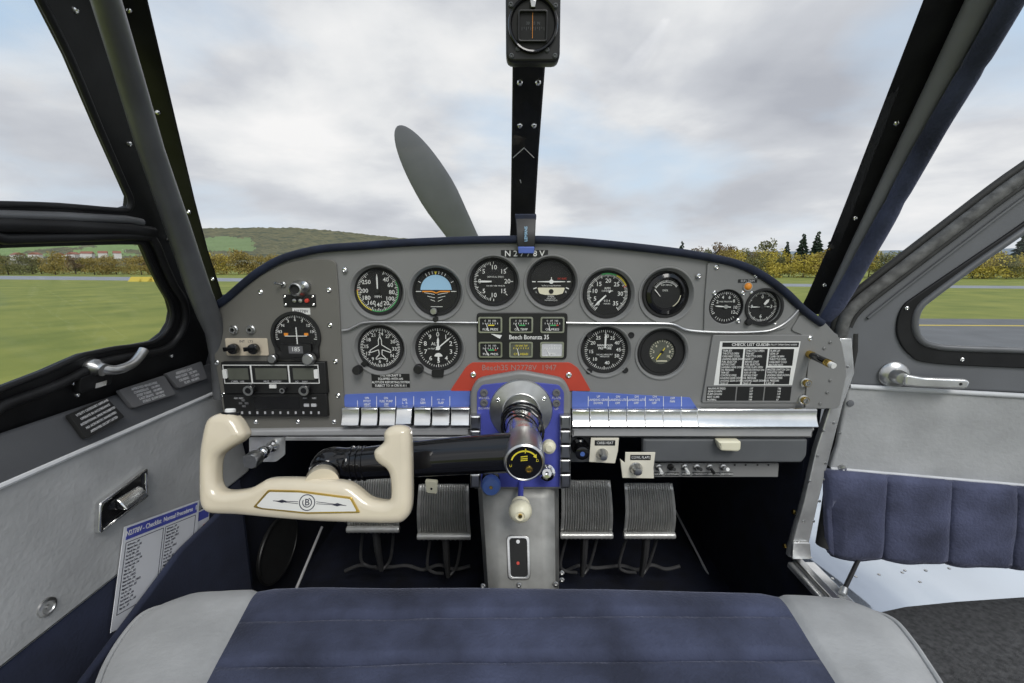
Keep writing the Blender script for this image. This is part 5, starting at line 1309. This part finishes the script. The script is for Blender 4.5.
def plane(name, pts, m, z=0, th=.02, kind='structure'):
    return mb(m).fill([pts], z-th, z).build(name, None, kind=kind)
plane('grass_field', [(-2500, -300), (2500, -300), (2500, 2500), (-2500, 2500)], 'grass', 0, .5)
plane('runway', [(-300, 118), (-300, 108), (-60, 52), (40, 33.5), (300, -12), (300, -5), (40, 38.0), (-60, 62)], 'runway', .012)
plane('taxiway', [(2.5, -30), (60, -30), (60, 13.5), (9, 15.6), (2.5, 15.8)], 'asphalt', .016)
plane('taxiway_line', [(3, 14.2), (60, 11.9), (60, 11.7), (3, 14.0)], 'line_yellow', .02, .003)
# hill terrain by azimuth
def prof(px):      # horizon line of the hills, in photograph pixels above the level horizon
    P_ = [(-400, 26), (-100, 24), (0, 20), (60, 22), (140, 30), (215, 33), (300, 33.5), (345, 30), (400, 24), (450, 20), (512, 16), (600, 12), (700, 10), (900, 12), (1024, 14), (1400, 14)]
    for (a, h0), (c, h1) in zip(P_, P_[1:]):
        if a <= px <= c: return h0+(h1-h0)*(px-a)/(c-a)
    return 14
def hill(name, x0, x1, d0, d1, scale, m, n, rows_, rough, off=0):
    b = mb(m); rows = []
    for i in range(rows_+1):
        t = i/rows_; row = []
        for j in range(n+1):
            px = x0+(x1-x0)*j/n; az = (px-512)/F; dist = d0+(d1-d0)*t; h = prof(px)/F*scale*d1*math.sqrt(1+0*az*az)
            z = H*t+h*(t**1.4) if t < 1 else H+h
            z += rough*(noise.noise(Vector((j*.9, i*.9, off)))+.5*noise.noise(Vector((j*2.3, i*2.3, off))))*min(1, t*4)
            row.append(Vector((az*dist, dist, z-.3)))
        rows.append(row)
    rows.append([p+Vector((0, 30, -30)) for p in rows[-1]])
    return b.grid(rows).build(name, None, kind='structure', ang=180)
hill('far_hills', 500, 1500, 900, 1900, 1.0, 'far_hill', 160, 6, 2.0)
hl = hill('wooded_hill', -700, 640, 260, 820, 1.0, 'woods', 620, 34, 1.9, 4)
hl.data.materials.append(MATS['field']); hl.data.materials.append(MATS['meadow'])
for p in hl.data.polygons:
    c = p.center; px = c.x/c.y*F+512; up = (c.z-H)/c.y*F
    if 170 < px < 258+6*noise.noise(c*.02) and 11 < up < 24+3*noise.noise(Vector((px*.05, 0, 0))): p.material_index = 1
    elif px < 160 and 6 < up < 40 and noise.noise(Vector((px*.022, up*.16, 3)))+.25*noise.noise(Vector((px*.15, up*.5, 3))) > -.08: p.material_index = 2
# tree prototypes
def leafball(b, c, rx, rz, n, sz):
    for k in range(n):
        while True:
            p = Vector((random.uniform(-1, 1), random.uniform(-1, 1), random.uniform(-1, 1)))
            if .35 < p.length < 1: break
        p = c+Vector((p.x*rx, p.y*rx, p.z*rz)); a = Vector((random.gauss(0, 1), random.gauss(0, 1), random.gauss(0, 1))).normalized(); u = a.orthogonal().normalized(); w = a.cross(u); s_ = sz*random.uniform(.6, 1.3)
        b.f([b.v(p+u*s_), b.v(p+w*s_*.8), b.v(p-u*s_), b.v(p-w*s_*.8)])
def deciduous(h, seed, dens=1, slim=1.0):
    random.seed(seed); b = mb('leaf_olive')
    for k in range(16):
        t = random.uniform(.10 if slim > 1.1 else .2, .84); rr_ = h*.22*slim*(1.1-.7*abs(t-.35))
        leafball(b, Vector((random.uniform(-.3, .3)*h*slim*(1.15-t), random.uniform(-.2, .2)*h*slim, h*t)), rr_, h*.15, int(100*dens), h*.026)
    tr = mb('bark'); tr.tube([(0, 0, 0), (.02*h, 0, h*.4), (-.02*h, .01*h, h*.9)], [h*.022, h*.014, h*.004], 6)
    for k in range(6): a = random.uniform(0, 6.28); tr.tube([(0, 0, h*(.25+.09*k)), (math.cos(a)*h*.2, math.sin(a)*h*.2, h*(.45+.08*k))], [h*.008, h*.003], 5)
    return b, tr
def conifer(h, seed):
    random.seed(seed); b = mb('leaf_pine')
    for k in range(15):
        t = .16+.84*k/15; rr_ = h*.31*(1.02-t)+.03*h
        for q in range(int(7+16*(1-t))):
            a = random.uniform(0, 6.28); L_ = rr_*random.uniform(.6, 1.15); z = h*t+random.uniform(-.02, .02)*h
            o_ = Vector((0, 0, z)); e = Vector((math.cos(a)*L_, math.sin(a)*L_, z-L_*.35)); sd = Vector((-math.sin(a), math.cos(a), 0))*L_*.28
            b.f([b.v(o_), b.v(o_.lerp(e, .6)+sd), b.v(e), b.v(o_.lerp(e, .6)-sd)]); b.f([b.v(o_+Vector((0, 0, .02*h))), b.v(o_.lerp(e, .5)+Vector((0, 0, .03*h))), b.v(e), b.v(o_.lerp(e, .6)-Vector((0, 0, .045*h)))])
    tr = mb('bark'); tr.tube([(0, 0, 0), (0, 0, h*.97)], [h*.016, h*.003], 6)
    return b, tr
proto = {}
def tree(kind, x, y, h, seed, color, label, group):
    """a tree of its own; crown and trunk meshes are shared between trees of one seed"""
    key = (kind, seed, color)
    if key not in proto:
        b, t = conifer(1, seed) if kind == 'conifer_tree' else deciduous(1, seed, slim=1.35 if kind == 'autumn_bush' else 1.0)
        b.mats[0] = MATS['leaf_'+color]
        root = thing(kind, label, 'bush' if kind == 'autumn_bush' else 'tree', (x, y, 0), (0, 0, 0), group)
        proto[key] = (b.build('crown', root, ang=180).data, t.build('trunk', root).data)
    else:
        root = thing(kind, label, 'bush' if kind == 'autumn_bush' else 'tree', (x, y, 0), (0, 0, 0), group)
        for nm_, me in zip(('crown', 'trunk'), proto[key]):
            o_ = bpy.data.objects.new(nm_, me); COL.objects.link(o_); o_.parent = root
    root.scale = (h*random.uniform(.9, 1.15), h*random.uniform(.9, 1.1), h); root.rotation_euler = (0, 0, random.uniform(0, 6.28))
    return root
rt = random.Random(11)
# hedge row on the left, beyond the runway
for i in range(34):
    px = -60+i*10.8+rt.uniform(-3, 3)
    if px > 305: break
    Y = 74+rt.uniform(-3, 4); x = (px-512)/F*Y; colr = rt.choice(('olive', 'ochre', 'rust', 'ochre')) if px < 200 else rt.choice(('ochre', 'yellow', 'ochre'))
    random.seed(i)
    tree('autumn_bush' if colr != 'rust' else 'autumn_tree', x, Y, rt.uniform(3.3, 4.1) if px < 200 else rt.uniform(3.6, 4.6), rt.choice((1, 2, 3)), colr,
         {'olive': 'dull green bushy tree in the hedge row left of the cockpit', 'ochre': 'ochre autumn bush in the hedge row left of the cockpit', 'rust': 'brownish thin tree in the hedge row left of the cockpit', 'yellow': 'golden yellow bush in the hedge row left of the cockpit'}[colr], 'hedge row beyond the runway on the left, '+colr)
# belt of bushes at right
for i in range(40):
    px = 690+i*11+rt.uniform(-4, 4); Y = 62+rt.uniform(-3, 3)-(px-690)*.02; x = (px-512)/F*Y
    colr = rt.choice(('yellow', 'ochre', 'yellow', 'olive')); random.seed(i+50)
    tree('autumn_bush', x, Y, rt.uniform(3.0, 4.4), rt.choice((4, 5, 6)), colr,
         {'olive': 'dull green bush in the belt right of the cockpit', 'ochre': 'ochre autumn bush in the belt right of the cockpit', 'yellow': 'bright yellow autumn bush in the belt right of the cockpit'}[colr], 'bush belt beyond the runway on the right, '+colr)
for i, (px, top_, kind, colr) in enumerate(((678, 240, 'conifer_tree', 'pine'), (692, 245, 'autumn_tree', 'rust'), (715, 240, 'autumn_tree', 'rust'), (728, 243, 'autumn_tree', 'rust'), (742, 246, 'autumn_tree', 'olive'), (761, 237, 'autumn_tree', 'olive'), (771, 247, 'autumn_tree', 'olive'),
        (781, 241, 'conifer_tree', 'pine'), (796, 233, 'conifer_tree', 'pine'), (810, 231, 'conifer_tree', 'pine'), (823, 239, 'conifer_tree', 'pine'), (702, 247, 'autumn_tree', 'olive'), (752, 250, 'autumn_tree', 'rust'), (905, 252, 'autumn_tree', 'olive'), (930, 250, 'autumn_tree', 'olive'), (893, 254, 'autumn_tree', 'rust'),
        (1012, 228, 'conifer_tree', 'pine'), (1022, 232, 'conifer_tree', 'pine'), (1035, 236, 'conifer_tree', 'pine'), (990, 250, 'autumn_tree', 'rust'))):
    Y = 88+(i % 3)*3; hgt = (262-top_)/F*Y*CT+H; random.seed(i+200); names = ['tallest', '']
    tree(kind, (px-512)/F*Y, Y, hgt, 7+(i % 2), colr, {'pine': 'dark pointed conifer standing behind the yellow bush belt', 'rust': 'bare brownish tree standing behind the bush belt', 'olive': 'dull green round tree standing behind the bush belt'}[colr], 'taller trees behind the bush belt, '+colr)
# houses on the left hill
for i, (px, py, w_) in enumerate(((88, 258, 9), (74, 259, 7), (60, 259, 6), (104, 260, 7), (36, 259, 6), (18, 258, 7), (118, 260, 6))):
    Y = 366; p = at(px, py, Y); ok_, hp_, _n, _i = hl.ray_cast(Vector((p.x, Y, 200)), Vector((0, 0, -1))); z0 = hp_.z-.3
    w_ *= .8; g = thing('village_house', ['white gabled house, nearest the right end of the village', 'small white house left of the gabled one', 'low white house in the village middle', 'white house right of the gabled one', 'pale house in the left part of the village', 'pale house at the far left of the village', 'rightmost small house of the village'][i], 'house', (p.x, p.y, z0), (0, 0, .5+1.1*i), 'distant white village houses')
    mb('house_wall').box(-w_/2, w_/2, -3.6, 3.6, 0, 4.6).build('walls', g)
    b = mb('roof_red'); q = [(-w_/2-.2, -3.9, 4.5), (w_/2+.2, -3.9, 4.5), (w_/2+.2, 3.9, 4.5), (-w_/2-.2, 3.9, 4.5)]; r0 = b.v((-w_/2-.2, 0, 6.4)); r1 = b.v((w_/2+.2, 0, 6.4)); v_ = [b.v(x) for x in q]
    b.f([v_[0], v_[1], r1, r0]); b.f([v_[2], v_[3], r0, r1]); b.f([v_[3], v_[0], r0]); b.f([v_[1], v_[2], r1]); b.f(v_[::-1]); b.build('roof', g)
for i, px in enumerate((137, 148, 157)):
    p = atZ(px, 281.5, -H); g = thing('yellow_marker', 'low yellow marker board on the grass beside the runway', 'marker', (p.x, p.y, 0), group='yellow marker boards by the runway')
    b = mb('line_yellow'); s_ = .75; b.hexa([(-s_, -.3, 0), (s_, -.3, 0), (s_, .3, 0), (-s_, .3, 0), (-s_*.7, -.05, .5), (s_*.7, -.05, .5), (s_*.7, .05, .5), (-s_*.7, .05, .5)]); b.build('board', g)

# ================================================================ SKY AND LIGHT
wd = bpy.data.worlds.new('sky'); SC.world = wd; wd.use_nodes = True; nt = wd.node_tree; nt.nodes.clear()
N = nt.nodes.new; Lk = nt.links.new
out = N('ShaderNodeOutputWorld'); bg = N('ShaderNodeBackground'); tc = N('ShaderNodeTexCoord'); sep = N('ShaderNodeSeparateXYZ'); Lk(tc.outputs['Generated'], sep.inputs[0])
def mth(op, a, b_=None, clamp=False):
    n = N('ShaderNodeMath'); n.operation = op; n.use_clamp = clamp
    for i, v in enumerate((a, b_)):
        if v is None: continue
        if isinstance(v, (int, float)): n.inputs[i].default_value = v
        else: Lk(v, n.inputs[i])
    return n.outputs[0]
zc_ = mth('MAXIMUM', sep.outputs[2], 0.0); den = mth('ADD', zc_, .22)
cx = mth('DIVIDE', sep.outputs[0], den); cyy = mth('DIVIDE', sep.outputs[1], den)
cmb = N('ShaderNodeCombineXYZ'); Lk(cx, cmb.inputs[0]); Lk(cyy, cmb.inputs[1])
def nz(scale, loc, det=7, rough=.55, dist=0):
    mp = N('ShaderNodeMapping'); mp.inputs['Location'].default_value = loc; Lk(cmb.outputs[0], mp.inputs[0])
    n = N('ShaderNodeTexNoise'); n.inputs['Scale'].default_value = scale; n.inputs['Detail'].default_value = det; n.inputs['Roughness'].default_value = rough; n.inputs['Distortion'].default_value = dist; Lk(mp.outputs[0], n.inputs['Vector']); return n.outputs['Fac']
def ramp(f, els):
    r = N('ShaderNodeValToRGB'); Lk(f, r.inputs[0]); e = r.color_ramp.elements
    while len(e) < len(els): e.new(.5)
    for q, (p, c) in zip(e, els): q.position = p; q.color = tuple(c)+(1,)
    return r.outputs[0]
SKY = dict(l1=(3.1, 1.7, 0), l2=(0.4, 5.2, 0))
n1 = nz(.62, SKY['l1'], 7, .5, .2); n2 = nz(.95, SKY['l2'], 8, .52, .15)
cover = ramp(n1, [(.36, (0, 0, 0)), (.50, (1, 1, 1))])
blue = ramp(zc_, [(0, (.72, .80, .88)), (.15, (.62, .76, .90)), (.6, (.36, .56, .82))])
cloud = ramp(n2, [(.32, (.47, .49, .54)), (.46, (.63, .65, .69)), (.55, (.83, .84, .85)), (.66, (.98, .97, .96))])
mx = N('ShaderNodeMix'); mx.data_type = 'RGBA'; Lk(cover, mx.inputs['Factor']); Lk(blue, mx.inputs['A']); Lk(cloud, mx.inputs['B'])
hz = ramp(zc_, [(0, (1, 1, 1)), (.10, (.45, .45, .45)), (.28, (0, 0, 0))])
mx2 = N('ShaderNodeMix'); mx2.data_type = 'RGBA'; Lk(mth('MULTIPLY', hz, .6), mx2.inputs['Factor']); Lk(mx.outputs['Result'], mx2.inputs['A']); mx2.inputs['B'].default_value = (.74, .76, .79, 1)
Lk(mx2.outputs['Result'], bg.inputs[0]); bg.inputs[1].default_value = 1.0; Lk(bg.outputs[0], out.inputs[0])
sl_ = bpy.data.lights.new('sun', 'SUN'); sl_.energy = 1.7; sl_.angle = R(25); sl_.color = (1, .97, .92)
so = bpy.data.objects.new('sun', sl_); COL.objects.link(so); so.rotation_euler = Vector((.25, -.75, .85)).to_track_quat('Z', 'Y').to_euler()
v = SC.view_settings; SC.display_settings.display_device = 'sRGB'; v.view_transform = 'Standard'; v.look = 'None'; v.exposure = 0; v.gamma = 1; v.use_curve_mapping = False
SC.cycles.max_bounces = 8; SC.cycles.transparent_max_bounces = 16; SC.cycles.use_denoising = True; SC.cycles.sample_clamp_indirect = 6
